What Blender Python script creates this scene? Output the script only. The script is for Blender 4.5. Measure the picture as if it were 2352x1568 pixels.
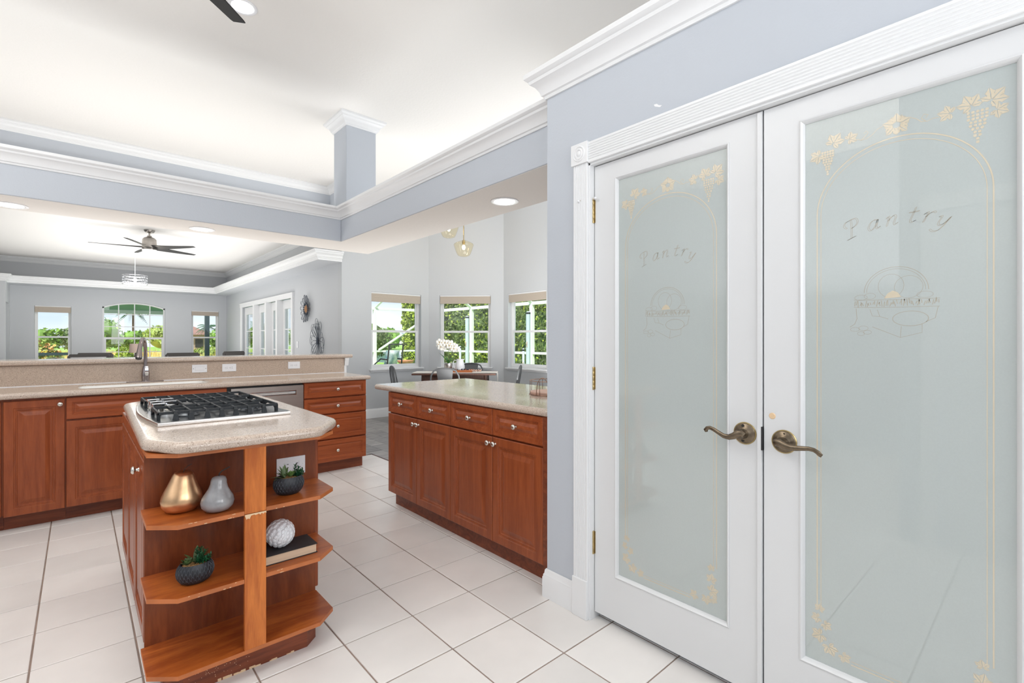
import bpy, bmesh, math, random
from mathutils import Vector, Matrix, noise
PI = math.pi
for o in list(bpy.data.objects): bpy.data.objects.remove(o)
SC = bpy.context.scene
COL = SC.collection
random.seed(7)

# ------------------------------------------------------------------ camera, world, sun, lights, exposure
cam_d = bpy.data.cameras.new('camera'); cam = bpy.data.objects.new('camera', cam_d); COL.objects.link(cam)
cam_d.sensor_fit = 'HORIZONTAL'; cam_d.sensor_width = 36.0; cam_d.lens = 36.0*1113.9/2352
cam_d.shift_x = 0.0; cam_d.shift_y = -2.75/2352
cam_d.clip_start = 0.02; cam_d.clip_end = 600
cam.location = (0, 0, 1.26); cam.rotation_euler = (PI/2, 0, -0.72962)
SC.camera = cam
SC.view_settings.view_transform = 'Standard'; SC.view_settings.look = 'None'
SC.view_settings.gamma = 1.0; SC.view_settings.use_curve_mapping = False
SC.view_settings.exposure = 0.33

world = bpy.data.worlds.new('sky'); SC.world = world; world.use_nodes = True
wt = world.node_tree; wt.nodes.clear()
def wn(t, **k):
    n = wt.nodes.new(t)
    for a, b in k.items(): setattr(n, a, b)
    return n
w_out = wn('ShaderNodeOutputWorld'); w_bg = wn('ShaderNodeBackground'); w_tc = wn('ShaderNodeTexCoord')
w_map = wn('ShaderNodeMapping'); w_map.inputs['Scale'].default_value = (1.2, 1.2, 5.0)
w_no = wn('ShaderNodeTexNoise'); w_no.inputs['Scale'].default_value = 2.2; w_no.inputs['Detail'].default_value = 6
w_cr = wn('ShaderNodeValToRGB'); w_cr.color_ramp.elements[0].position = .42; w_cr.color_ramp.elements[1].position = .66
w_sep = wn('ShaderNodeSeparateXYZ'); w_gr = wn('ShaderNodeValToRGB')
w_gr.color_ramp.elements[0].position = 0.0; w_gr.color_ramp.elements[0].color = (.72, .82, .92, 1)
w_gr.color_ramp.elements[1].position = .45; w_gr.color_ramp.elements[1].color = (.16, .34, .68, 1)
w_mx = wn('ShaderNodeMix', data_type='RGBA'); w_mx.inputs[7].default_value = (.93, .95, .98, 1)
L = wt.links.new
L(w_tc.outputs['Generated'], w_map.inputs[0]); L(w_map.outputs[0], w_no.inputs['Vector'])
L(w_no.outputs[0], w_cr.inputs[0]); L(w_tc.outputs['Generated'], w_sep.inputs[0]); L(w_sep.outputs[2], w_gr.inputs[0])
L(w_cr.outputs[0], w_mx.inputs[0]); L(w_gr.outputs[0], w_mx.inputs[6]); L(w_mx.outputs[2], w_bg.inputs[0])
w_bg.inputs[1].default_value = 1.0
L(w_bg.outputs[0], w_out.inputs[0])

def lamp(name, kind, loc, energy, color=(1, 1, 1), size=.3, size_y=None, rot=(0, 0, 0), spot=None, shape=None):
    d = bpy.data.lights.new(name, kind); d.energy = energy; d.color = color
    if kind == 'AREA':
        d.size = size
        if size_y: d.shape = 'RECTANGLE'; d.size_y = size_y
        if shape: d.shape = shape
    elif kind == 'SUN': d.angle = math.radians(1.0)
    else: d.shadow_soft_size = size
    if kind == 'SPOT': d.spot_size = spot or 2.4; d.spot_blend = 1.0
    o = bpy.data.objects.new(name, d); COL.objects.link(o); o.location = loc; o.rotation_euler = rot
    return o
def aim(o, d):
    o.rotation_euler = Vector(d).to_track_quat('-Z', 'Y').to_euler()
sun = lamp('sun', 'SUN', (0, 0, 30), 5.2, (1, .95, .86)); aim(sun, (.55, .35, -.75))
UP = (PI, 0, 0)
# unseen fill lights, added to brighten the corridor and the other rooms
lamp('corridor_bounce_fill', 'AREA', (.3, -1.5, 1.2), 20, (1, .985, .965), 1.8, 2.4, UP)  # added fill behind the camera, thrown up at the ceiling
lamp('floor_fill', 'AREA', (-.8, 1.9, 3.4), 22, (1, .985, .96), 1.7, 1.5)  # added overhead fill for the floor, no fixture there
lamp('corridor_fill', 'AREA', (.3, -2.2, 2.4), 22, (.98, .985, 1), 1.8, 1.4, (math.radians(62), 0, 0))  # added forward fill from behind the camera
lamp('kitchen_bounce_fill', 'AREA', (-1.9, 1.6, 1.8), 78, (1, .985, .965), 2.2, 3.2, UP)  # added fill out of view, lifts the kitchen ceiling
lamp('bar_fill', 'AREA', (.3, 6.0, .9), 38, (1, .98, .95), 3.4, .8, UP)  # unseen fill added behind the bar
lamp('great_room_fill', 'AREA', (.9, 11.2, .7), 92, (1, .985, .97), 3.4, 6.0, UP)  # unseen fill added below bar height for the great room
lamp('tray_fill', 'AREA', (.9, 11.2, 1.7), 16, (1, .985, .97), 3.0, 5.0, UP)  # extra unseen fill for the tray walls and crown
lamp('nook_up_fill', 'AREA', (4.1, 4.6, .66), 50, (1, .99, .97), 1.8, 1.8, UP)  # unseen fill added low in the nook
o_ = lamp('corridor_side_fill', 'AREA', (1.5, -1.0, 1.8), 20, (.98, .99, 1), 1.0, 1.6); aim(o_, (-1, .5, .05))  # added fill that brightens the corridor wall mirrored in the pane
lamp('nook_fill', 'AREA', (4.3, 2.2, 2.4), 30, (.97, .985, 1), 2.2, 1.6, (math.radians(75), 0, 0))  # unseen area light added to brighten the nook, no window there

# ------------------------------------------------------------------ materials
def mat(name, col=(.8, .8, .8), rough=.5, metal=0.0, spec=.5, noise_amt=0.0, nscale=20.0, stretch=(1, 1, 1), bump=0.0, bscale=60.0,
        coat=0.0, coatr=.05, emis=None, estr=0.0, trans=0.0, sub=None, col2=None, rand=0.0, detail=4.0, ramp=(.35, .65)):
    m = bpy.data.materials.new(name); m.use_nodes = True; nt = m.node_tree; b = nt.nodes['Principled BSDF']
    b.inputs['Base Color'].default_value = (*col, 1); b.inputs['Roughness'].default_value = rough
    b.inputs['Metallic'].default_value = metal; b.inputs['Specular IOR Level'].default_value = spec
    b.inputs['Coat Weight'].default_value = coat; b.inputs['Coat Roughness'].default_value = coatr
    b.inputs['Transmission Weight'].default_value = trans
    if emis: b.inputs['Emission Color'].default_value = (*emis, 1); b.inputs['Emission Strength'].default_value = estr
    tc = mp = None
    def coords():
        nonlocal tc, mp
        if mp is None:
            tc = nt.nodes.new('ShaderNodeTexCoord'); mp = nt.nodes.new('ShaderNodeMapping')
            mp.inputs['Scale'].default_value = stretch
            nt.links.new(tc.outputs['Object'], mp.inputs[0])
            if rand:
                oi = nt.nodes.new('ShaderNodeObjectInfo'); mu = nt.nodes.new('ShaderNodeVectorMath'); mu.operation = 'SCALE'
                cb = nt.nodes.new('ShaderNodeCombineXYZ')
                for q in range(3): nt.links.new(oi.outputs['Random'], cb.inputs[q])
                nt.links.new(cb.outputs[0], mu.inputs[0]); mu.inputs['Scale'].default_value = 37.0
                nt.links.new(mu.outputs[0], mp.inputs['Location'])
        return mp.outputs[0]
    if noise_amt or col2:
        c2 = col2 or tuple(min(1, c*(1-noise_amt)) for c in col)
        n = nt.nodes.new('ShaderNodeTexNoise'); n.inputs['Scale'].default_value = nscale; n.inputs['Detail'].default_value = detail
        r = nt.nodes.new('ShaderNodeValToRGB')
        r.color_ramp.elements[0].position = ramp[0]; r.color_ramp.elements[1].position = ramp[1]
        r.color_ramp.elements[0].color = (*c2, 1); r.color_ramp.elements[1].color = (*col, 1)
        nt.links.new(coords(), n.inputs['Vector']); nt.links.new(n.outputs[0], r.inputs[0])
        out = r.outputs[0]
        if rand:
            oi2 = nt.nodes.new('ShaderNodeObjectInfo'); mr = nt.nodes.new('ShaderNodeMapRange')
            mr.inputs['To Min'].default_value = 1-rand; mr.inputs['To Max'].default_value = 1+rand*.4
            hs = nt.nodes.new('ShaderNodeHueSaturation')
            nt.links.new(oi2.outputs['Random'], mr.inputs[0]); nt.links.new(mr.outputs[0], hs.inputs['Value'])
            nt.links.new(out, hs.inputs['Color']); out = hs.outputs[0]
        nt.links.new(out, b.inputs['Base Color'])
    if bump:
        n2 = nt.nodes.new('ShaderNodeTexNoise'); n2.inputs['Scale'].default_value = bscale; n2.inputs['Detail'].default_value = 3
        bp = nt.nodes.new('ShaderNodeBump'); bp.inputs['Strength'].default_value = bump; bp.inputs['Distance'].default_value = .002
        nt.links.new(coords(), n2.inputs['Vector']); nt.links.new(n2.outputs[0], bp.inputs['Height']); nt.links.new(bp.outputs[0], b.inputs['Normal'])
    return m

def wood(name, c1, c2, rough=.35, coat=.25, scale=(14, 14, 1.2), rot=(0, 0, 0), wav=.5, rand=0):
    """grain: stretched noise + distorted rings"""
    m = bpy.data.materials.new(name); m.use_nodes = True; nt = m.node_tree; b = nt.nodes['Principled BSDF']; N = nt.nodes.new; K = nt.links.new
    tc = N('ShaderNodeTexCoord'); mp = N('ShaderNodeMapping'); mp.inputs['Scale'].default_value = scale; mp.inputs['Rotation'].default_value = rot
    K(tc.outputs['Object'], mp.inputs[0])
    n1 = N('ShaderNodeTexNoise'); n1.inputs['Scale'].default_value = 1.6; n1.inputs['Detail'].default_value = 5; n1.inputs['Distortion'].default_value = 1.1
    n2 = N('ShaderNodeTexNoise'); n2.inputs['Scale'].default_value = 14; n2.inputs['Detail'].default_value = 3
    K(mp.outputs[0], n1.inputs['Vector']); K(mp.outputs[0], n2.inputs['Vector'])
    mx = N('ShaderNodeMath'); mx.operation = 'MULTIPLY_ADD'; mx.inputs[1].default_value = .35; K(n2.outputs[0], mx.inputs[0]); K(n1.outputs[0], mx.inputs[2])
    r = N('ShaderNodeValToRGB'); r.color_ramp.elements[0].position = .5; r.color_ramp.elements[1].position = .86
    r.color_ramp.elements[0].color = (*c2, 1); r.color_ramp.elements[1].color = (*c1, 1)
    K(mx.outputs[0], r.inputs[0]); K(r.outputs[0], b.inputs['Base Color']); b.inputs['Specular IOR Level'].default_value = .35
    b.inputs['Roughness'].default_value = rough; b.inputs['Coat Weight'].default_value = coat; b.inputs['Coat Roughness'].default_value = .12
    return m

def stone(name, base, dark, light, rough=.25, coat=.28):
    m = bpy.data.materials.new(name); m.use_nodes = True; nt = m.node_tree; b = nt.nodes['Principled BSDF']; N = nt.nodes.new; K = nt.links.new
    tc = N('ShaderNodeTexCoord')
    def sp(scale, lo, hi, ca, cb, prev):
        n = N('ShaderNodeTexNoise'); n.inputs['Scale'].default_value = scale; n.inputs['Detail'].default_value = 2
        r = N('ShaderNodeValToRGB'); r.color_ramp.elements[0].position = lo; r.color_ramp.elements[1].position = hi
        r.color_ramp.elements[0].color = (0, 0, 0, 1); r.color_ramp.elements[1].color = (1, 1, 1, 1)
        K(tc.outputs['Object'], n.inputs['Vector']); K(n.outputs[0], r.inputs[0])
        x = N('ShaderNodeMix'); x.data_type = 'RGBA'; K(r.outputs[0], x.inputs[0]); x.inputs[7].default_value = (*cb, 1)
        if prev is None: x.inputs[6].default_value = (*ca, 1)
        else: K(prev, x.inputs[6])
        return x.outputs[2]
    o = sp(90, .4, .6, base, tuple(c*.9 for c in base), None)
    o = sp(190, .60, .68, None, dark, o)
    o = sp(240, .60, .67, None, light, o)
    K(o, b.inputs['Base Color']); b.inputs['Roughness'].default_value = rough; b.inputs['Specular IOR Level'].default_value = .5
    b.inputs['Coat Weight'].default_value = coat; b.inputs['Coat Roughness'].default_value = .05
    return m

def glass_mat(name, tint=(1, 1, 1), rough=0.0, refl=1.0):
    m = bpy.data.materials.new(name); m.use_nodes = True; nt = m.node_tree; nt.nodes.clear(); N = nt.nodes.new; K = nt.links.new
    o = N('ShaderNodeOutputMaterial'); t = N('ShaderNodeBsdfTransparent'); g = N('ShaderNodeBsdfGlossy'); f = N('ShaderNodeLayerWeight'); mx = N('ShaderNodeMixShader')
    f.inputs[0].default_value = .5; p = N('ShaderNodeMath'); p.operation = 'POWER'; p.inputs[1].default_value = 4.0
    q = N('ShaderNodeMath'); q.operation = 'MULTIPLY_ADD'; q.inputs[1].default_value = .8; q.inputs[2].default_value = .035*refl
    t.inputs[0].default_value = (*tint, 1); g.inputs['Roughness'].default_value = rough
    K(f.outputs['Facing'], p.inputs[0]); K(p.outputs[0], q.inputs[0]); K(q.outputs[0], mx.inputs[0])
    K(t.outputs[0], mx.inputs[1]); K(g.outputs[0], mx.inputs[2]); K(mx.outputs[0], o.inputs[0])
    return m

M = {}
M['wall'] = mat('wall_paint', (.54, .577, .63), .62, bump=.25, bscale=90)
M['wall2'] = mat('great_room_wall_paint', (.585, .605, .63), .62, bump=.2, bscale=90)
M['nookwall'] = mat('nook_wall_paint', (.57, .59, .61), .6, bump=.2, bscale=90)
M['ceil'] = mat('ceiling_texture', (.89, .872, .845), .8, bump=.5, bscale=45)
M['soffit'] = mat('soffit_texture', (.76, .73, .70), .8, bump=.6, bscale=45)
M['trim'] = mat('white_trim_paint', (.83, .84, .85), .38, coat=.2, coatr=.2)
M['door'] = mat('white_door_paint', (.74, .75, .758), .35, coat=.15, coatr=.25)
M['plate'] = mat('white_plastic', (.86, .87, .9), .3)
M['cherry'] = wood('cherry_cabinet_wood', (.345, .084, .026), (.235, .051, .015), .36, .12)
M['cherry_h'] = wood('cherry_cabinet_wood_level', (.38, .092, .028), (.26, .055, .016), .36, .12, scale=(1.2, 14, 14))
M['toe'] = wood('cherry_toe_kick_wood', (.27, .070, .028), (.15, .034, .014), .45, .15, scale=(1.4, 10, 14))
M['shelf'] = wood('shelf_cherry_wood', (.50, .135, .025), (.30, .062, .011), .38, .16, scale=(2.0, 9, 14))
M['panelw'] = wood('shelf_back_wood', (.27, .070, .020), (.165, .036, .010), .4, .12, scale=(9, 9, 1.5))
M['post'] = wood('orange_cherry_post', (.70, .215, .042), (.46, .115, .020), .4, .12, scale=(14, 10, 1.6))
M['edge'] = mat('orange_edge_band', (.56, .17, .05), .45, noise_amt=.25, nscale=12)
M['chip'] = mat('chipped_bare_wood', (.80, .58, .36), .7)
M['stone'] = stone('speckled_countertop', (.575, .465, .385), (.27, .19, .14), (.80, .72, .63), .2)
M['stone_v'] = stone('speckled_backsplash', (.53, .42, .335), (.32, .23, .17), (.68, .56, .46), .4, 0)
M['tile'] = mat('cream_floor_tile', (.88, .85, .82), .3, noise_amt=.1, nscale=2.2, rand=.05, bump=.15, bscale=9, spec=.4)
M['grout'] = mat('brown_grout', (.36, .27, .225), .85, noise_amt=.25, nscale=9)
M['plank'] = mat('grey_wood_plank', (.42, .40, .385), .45, noise_amt=.5, nscale=3.5, stretch=(1.2, 14, 1), rand=.28)
M['gap'] = mat('dark_gap', (.03, .028, .026), .8)
M['black'] = mat('black_plastic', (.02, .02, .022), .4)
M['ss'] = mat('stainless_steel', (.62, .60, .575), .26, 1.0, bump=.08, bscale=30, stretch=(1, 1, 40))
M['ssdw'] = mat('stainless_dishwasher', (.50, .465, .43), .36, 1.0, noise_amt=.06, nscale=3, stretch=(.4, 1, 30))
M['ssdark'] = mat('grate_reflection_steel', (.11, .12, .13), .28, .75)  # dark reflection of the black grates put into the steel colour
M['chrome'] = mat('chrome', (.86, .86, .88), .07, 1.0)
M['nickel'] = mat('satin_nickel', (.70, .67, .61), .25, 1.0)
M['faucet'] = mat('brushed_nickel', (.34, .295, .29), .2, 1.0)
M['iron'] = mat('cast_iron', (.016, .020, .024), .5, spec=.35, bump=.4, bscale=200)
M['bronze'] = mat('antique_bronze', (.23, .18, .125), .32, .95, noise_amt=.45, nscale=40)
M['brass'] = mat('aged_brass', (.55, .42, .20), .3, 1.0, noise_amt=.3, nscale=60)
M['gold'] = mat('satin_gold', (.83, .53, .30), .3, .92, noise_amt=.08, nscale=40)
M['grey_pear'] = mat('grey_marbled_glaze', (.36, .36, .37), .2, noise_amt=.22, nscale=28, coat=.5)
M['stem'] = mat('dark_stem', (.03, .024, .022), .5)
M['white_glaze'] = mat('white_glaze', (.80, .82, .85), .14, coat=.6)
M['pot'] = mat('black_carved_pot', (.022, .026, .034), .45, noise_amt=.4, nscale=60)
M['potline'] = mat('grey_carving_lines', (.085, .095, .11), .6)
M['gravel'] = mat('tan_gravel', (.62, .38, .16), .8, col2=(.3, .15, .05), nscale=160)
M['succ'] = mat('succulent_green', (.20, .37, .10), .4, noise_amt=.35, nscale=30)
M['succ2'] = mat('dark_succulent_green', (.025, .14, .055), .4, noise_amt=.4, nscale=60)
M['succ3'] = mat('olive_succulent_green', (.13, .21, .075), .45, noise_amt=.3, nscale=30)
M['book'] = mat('black_book_cloth', (.028, .024, .026), .6, bump=.2, bscale=300)
M['pages'] = mat('book_pages', (.80, .60, .42), .8, noise_amt=.15, nscale=10, stretch=(1, 1, 90))
M['sink'] = mat('white_sink', (.86, .85, .82), .2)
M['fanblade'] = mat('black_fan_blade', (.012, .012, .013), .55, spec=.25)
M['nickel_fan'] = mat('fan_nickel', (.45, .42, .39), .3, 1.0)
M['lampglow'] = mat('lit_diffuser', (1, 1, 1), .5, emis=(1, .93, .82), estr=11)
M['bulb'] = mat('lit_bulb', (1, 1, 1), .5, emis=(1, .86, .62), estr=14)
M['coolglow'] = mat('lit_cool_diffuser', (1, 1, 1), .5, emis=(.97, .98, 1), estr=9)
M['glass'] = glass_mat('window_glass', (.97, .99, .985))
M['amberglass'] = glass_mat('amber_pendant_glass', (1, .955, .83), .02, 1.2)
M['crystal'] = glass_mat('crystal', (.95, .95, .96), .03, 2.2)
M['shade'] = mat('tan_window_shade', (.53, .46, .385), .8, noise_amt=.12, nscale=60, stretch=(1, 1, 12))
M['vinyl'] = mat('white_vinyl', (.80, .81, .82), .4)
M['steel'] = mat('galvanised_steel_chair', (.13, .135, .14), .42, .2)
M['table'] = mat('dark_walnut', (.13, .055, .035), .4, noise_amt=.4, nscale=8, stretch=(10, 1, 1))
M['lace'] = mat('cream_lace', (.80, .76, .70), .9, bump=.6, bscale=120)
M['petal'] = mat('white_petal', (.86, .85, .80), .6)
M['petal_c'] = mat('petal_centre', (.65, .42, .08), .6)
M['leafdk'] = mat('orchid_leaf', (.06, .19, .04), .35)
M['wire'] = mat('grey_wire', (.10, .115, .14), .35, .6)
M['rust'] = mat('rust_brown_disc', (.32, .14, .04), .5)
M['copper'] = mat('copper_wire', (.36, .22, .16), .35, .9)
M['board'] = mat('pale_round_wood', (.66, .42, .33), .5, noise_amt=.15, nscale=9, stretch=(8, 1, 1))
M['chairfab'] = mat('dark_chair_frame', (.05, .045, .042), .5)
M['chairgrey'] = mat('grey_chair_fabric', (.45, .45, .45), .8, noise_amt=.25, nscale=9)
M['lampshade'] = mat('beige_lamp_shade', (.52, .40, .34), .8)
# etched glass door
def frosted():
    m = mat('frosted_glass', (.57, .625, .61), .6, coat=1.0, coatr=.015, noise_amt=.03, nscale=250)
    nt = m.node_tree; b = nt.nodes['Principled BSDF']; b.inputs['Coat IOR'].default_value = 1.9; out = nt.nodes['Material Output']
    t = nt.nodes.new('ShaderNodeBsdfTranslucent'); t.inputs[0].default_value = (.66, .74, .71, 1)
    ad = nt.nodes.new('ShaderNodeMixShader'); ad.inputs[0].default_value = .16
    nt.links.new(b.outputs[0], ad.inputs[1]); nt.links.new(t.outputs[0], ad.inputs[2]); nt.links.new(ad.outputs[0], out.inputs[0])
    return m
M['frost'] = frosted()
M['etch'] = mat('clear_etched_line', (.66, .575, .42), .5, coat=1.0, coatr=.02)
M['etch2'] = mat('fine_etched_line', (.46, .42, .33), .5, coat=1.0, coatr=.02)
for q_ in ('etch', 'etch2'): M[q_].node_tree.nodes['Principled BSDF'].inputs['Coat IOR'].default_value = 1.9
# outdoors
M['lawn'] = mat('lawn', (.35, .58, .10), .9, noise_amt=.4, nscale=1.2)
M['field'] = mat('tall_dry_field', (.85, .66, .22), .9, noise_amt=.4, nscale=.5)
M['water'] = mat('lake_water', (.25, .34, .48), .08, spec=.9, bump=.2, bscale=3)
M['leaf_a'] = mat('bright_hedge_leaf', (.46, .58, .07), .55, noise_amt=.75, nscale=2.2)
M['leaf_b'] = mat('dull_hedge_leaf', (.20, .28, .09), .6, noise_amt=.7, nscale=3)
M['leaf_c'] = mat('mid_green_leaf', (.26, .46, .07), .6, noise_amt=.65, nscale=1.0)
M['leaf_d'] = mat('yellow_green_leaf', (.42, .54, .12), .6, noise_amt=.5, nscale=1.5)
M['leaf_y'] = mat('yellow_croton_leaf', (.9, .75, .15), .6, col2=(.55, .17, .10), nscale=9)
M['palmg'] = mat('palm_green', (.05, .13, .06), .6)
M['bark'] = mat('bark', (.13, .09, .06), .9, noise_amt=.4, nscale=10)
M['cage'] = mat('white_aluminium', (.88, .88, .9), .4)
M['darkpost'] = mat('dark_bronze_post', (.05, .075, .09), .5)
M['pole'] = mat('pale_blue_cover', (.50, .58, .66), .6)
M['roof'] = mat('brown_roof', (.36, .19, .15), .8, noise_amt=.3, nscale=4)
M['stucco'] = mat('stucco', (.40, .30, .24), .8)
M['lanai'] = mat('teal_lanai_ceiling', (.22, .34, .40), .7)
M['terra'] = mat('terracotta', (.58, .25, .14), .7)
M['cushion'] = mat('patterned_cushion', (.80, .83, .85), .8, col2=(.13, .3, .40), nscale=5)
M['iron2'] = mat('black_iron', (.02, .02, .02), .5)

# ------------------------------------------------------------------ builders
def tag(o, label=None, cat=None, group=None, kind=None):
    if label: o['label'] = label
    if cat: o['category'] = cat
    if group: o['group'] = group
    if kind: o['kind'] = kind
    return o
ROOT = {}
def thing(name, loc, label, cat, group=None):
    o = bpy.data.objects.new(name, None); COL.objects.link(o); o.location = loc; o.empty_display_size = .05
    ROOT[o] = Vector(loc)
    return tag(o, label, cat, group)
def struct_root(name, loc=(0, 0, 0)):
    o = bpy.data.objects.new(name, None); COL.objects.link(o); o.location = loc; ROOT[o] = Vector(loc); o['kind'] = 'structure'
    return o

class MB:
    def __init__(s): s.v = []; s.f = []
    def add(s, vs, fs):
        n = len(s.v); s.v += [tuple(v) for v in vs]; s.f += [tuple(i+n for i in f) for f in fs]; return s
    def box(s, x0, y0, z0, x1, y1, z1):
        if x0 > x1: x0, x1 = x1, x0
        if y0 > y1: y0, y1 = y1, y0
        if z0 > z1: z0, z1 = z1, z0
        return s.add([(x0, y0, z0), (x1, y0, z0), (x1, y1, z0), (x0, y1, z0), (x0, y0, z1), (x1, y0, z1), (x1, y1, z1), (x0, y1, z1)],
                     [(0, 3, 2, 1), (4, 5, 6, 7), (0, 1, 5, 4), (1, 2, 6, 5), (2, 3, 7, 6), (3, 0, 4, 7)])
    def prism(s, poly, z0, z1, f=None):
        """poly CCW in xy; f maps (x,y,z)->world"""
        f = f or (lambda x, y, z: (x, y, z)); n = len(poly)
        vs = [f(x, y, z0) for x, y in poly]+[f(x, y, z1) for x, y in poly]
        return s.add(vs, [tuple(range(n-1, -1, -1)), tuple(range(n, 2*n))]+[(i, (i+1) % n, n+(i+1) % n, n+i) for i in range(n)])
    def loft(s, rings, cap=True, closed=False):
        n = len(rings[0]); vs = [p for r in rings for p in r]; fs = []
        R = len(rings)
        for i in range(R-1 if not closed else R):
            a = i*n; b = ((i+1) % R)*n
            for j in range(n): fs.append((a+j, a+(j+1) % n, b+(j+1) % n, b+j))
        if cap and not closed: fs += [tuple(range(n-1, -1, -1)), tuple(range((R-1)*n, R*n))]
        return s.add(vs, fs)
    def tube(s, path, r=.01, n=8, closed=False, cap=True):
        P = [Vector(p) for p in path]; m = len(P); rings = []
        rr = r if isinstance(r, (list, tuple)) else [r]*m
        up = None
        for i in range(m):
            if closed: t = P[(i+1) % m]-P[i-1]
            else: t = P[min(i+1, m-1)]-P[max(i-1, 0)]
            t = t.normalized() if t.length > 1e-9 else Vector((0, 0, 1))
            if up is None:
                up = Vector((0, 0, 1)) if abs(t.z) < .9 else Vector((1, 0, 0))
            a = t.cross(up)
            if a.length < 1e-6: a = t.orthogonal()
            a.normalize(); b = t.cross(a).normalized(); up = -b if b.dot(up) < 0 else b
            a = t.cross(up).normalized(); b = up
            rings.append([P[i]+a*math.cos(2*PI*k/n)*rr[i]+b*math.sin(2*PI*k/n)*rr[i] for k in range(n)])
        return s.loft(rings, cap, closed)
    def cyl(s, p0, p1, r0, r1=None, n=16):
        return s.tube([p0, p1], [r0, r1 if r1 is not None else r0], n)
    def lathe(s, prof, c=(0, 0, 0), n=24, axis='z', sx=1, sy=1):
        rings = []
        for r, h in prof:
            ring = []
            for k in range(n):
                a = 2*PI*k/n; x, y = r*math.cos(a)*sx, r*math.sin(a)*sy
                if axis == 'z': p = (c[0]+x, c[1]+y, c[2]+h)
                elif axis == 'x': p = (c[0]+h, c[1]+x, c[2]+y)
                else: p = (c[0]+x, c[1]+h, c[2]-y)
                ring.append(p)
            rings.append(ring)
        return s.loft(rings)
    def mould(s, path, prof, z, closed=False):
        """sweep (out, up) profile along an xy path; out = to the right of travel"""
        P = [Vector((p[0], p[1])) for p in path]; m = len(P); rings = []
        for i in range(m):
            a = (P[i]-P[i-1]).normalized() if (i > 0 or closed) else None
            b = (P[(i+1) % m]-P[i]).normalized() if (i < m-1 or closed) else None
            na = Vector((a.y, -a.x)) if a is not None else None; nb = Vector((b.y, -b.x)) if b is not None else None
            if na is None: o = nb
            elif nb is None: o = na
            else:
                o = na+nb; o = o/o.dot(na)
            rings.append([(P[i].x+o.x*q, P[i].y+o.y*q, z+u) for q, u in prof])
        return s.loft(rings, True, closed)
    def sphere(s, c, r, n=12, m=8, sc=(1, 1, 1)):
        prof = [(max(1e-5, r*math.sin(PI*i/m)), -r*math.cos(PI*i/m)) for i in range(m+1)]
        k = len(s.v); s.lathe(prof, (0, 0, 0), n)
        s.v[k:] = [(c[0]+x*sc[0], c[1]+y*sc[1], c[2]+z*sc[2]) for x, y, z in s.v[k:]]
        return s
    def xf(s, k, mtx):
        s.v[k:] = [tuple(mtx @ Vector(v)) for v in s.v[k:]]; return s
    def mesh(s, name, m, smooth=False, off=Vector((0, 0, 0)), sharp=35):
        me = bpy.data.meshes.new(name)
        me.from_pydata([(v[0]-off.x, v[1]-off.y, v[2]-off.z) for v in s.v], [], s.f); me.materials.append(m if not isinstance(m, str) else M[m])
        if smooth:
            me.polygons.foreach_set('use_smooth', [True]*len(me.polygons))
            try: me.set_sharp_from_angle(angle=math.radians(sharp))
            except Exception: pass
        me.update(); return me
    def build(s, name, m, parent=None, smooth=False, bev=0.0, seg=2, kind=None, label=None, cat=None, group=None, sharp=35, fixn=False):
        if parent is not None: off = ROOT[parent]
        elif kind == 'structure' and cat is None: off = Vector((0, 0, 0))
        else:
            xs = [v[0] for v in s.v]; ys = [v[1] for v in s.v]; zs = [v[2] for v in s.v]
            off = Vector(((min(xs)+max(xs))/2, (min(ys)+max(ys))/2, min(zs)))
        me = s.mesh(name, m, smooth, off, sharp)
        if fixn:
            bm = bmesh.new(); bm.from_mesh(me); bmesh.ops.recalc_face_normals(bm, faces=bm.faces); bm.to_mesh(me); bm.free()
        o = bpy.data.objects.new(name, me); COL.objects.link(o)
        if parent is not None: o.parent = parent; ROOT[o] = off
        else: o.location = off; ROOT[o] = off
        if bev:
            b = o.modifiers.new('bevel', 'BEVEL'); b.width = bev; b.segments = seg; b.limit_method = 'ANGLE'; b.angle_limit = math.radians(40)
            me.polygons.foreach_set('use_smooth', [True]*len(me.polygons))
            b.harden_normals = True
        return tag(o, label, cat, group, kind)
def copy_tree(o, parent=None):
    c = o.copy(); COL.objects.link(c)
    if parent is not None: c.parent = parent
    if o in ROOT: ROOT[c] = ROOT[o]
    for ch in list(o.children): copy_tree(ch, c)
    return c
def arc(cx, cy, r, a0, a1, n, ry=None):
    ry = r if ry is None else ry
    return [(cx+r*math.cos(math.radians(a0+(a1-a0)*i/n)), cy+ry*math.sin(math.radians(a0+(a1-a0)*i/n))) for i in range(n+1)]

# ================================================================== STRUCTURE
def frame_of(p0, p1, out):
    """local (s, d, z): s along p0->p1, d outward"""
    d = Vector((p1[0]-p0[0], p1[1]-p0[1])).normalized(); n = Vector((d.y, -d.x))
    if n.dot(Vector(out)) < 0: n = -n
    def F(s, t, z): return (p0[0]+d.x*s+n.x*t, p0[1]+d.y*s+n.y*t, z)
    F.len = math.hypot(p1[0]-p0[0], p1[1]-p0[1]); F.flip = (d.x*n.y-d.y*n.x) < 0
    return F
def lbox(mb, F, s0, t0, z0, s1, t1, z1):
    poly = [(s0, t0), (s1, t0), (s1, t1), (s0, t1)]
    if F.flip: poly = poly[::-1]
    return mb.prism(poly, z0, z1, F)
def wall(name, F, z0, z1, th, holes=(), m='wall', s0=0.0, s1=None):
    s1 = F.len if s1 is None else s1; mb = MB(); x = s0
    for a, b, c, d in sorted(holes):
        lbox(mb, F, x, 0, z0, a, th, z1)
        if c > z0: lbox(mb, F, a, 0, z0, b, th, c)
        if d < z1: lbox(mb, F, a, 0, d, b, th, z1)
        x = b
    lbox(mb, F, x, 0, z0, s1, th, z1)
    return mb.build(name, m, kind='structure')

CZ = 3.48
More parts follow.
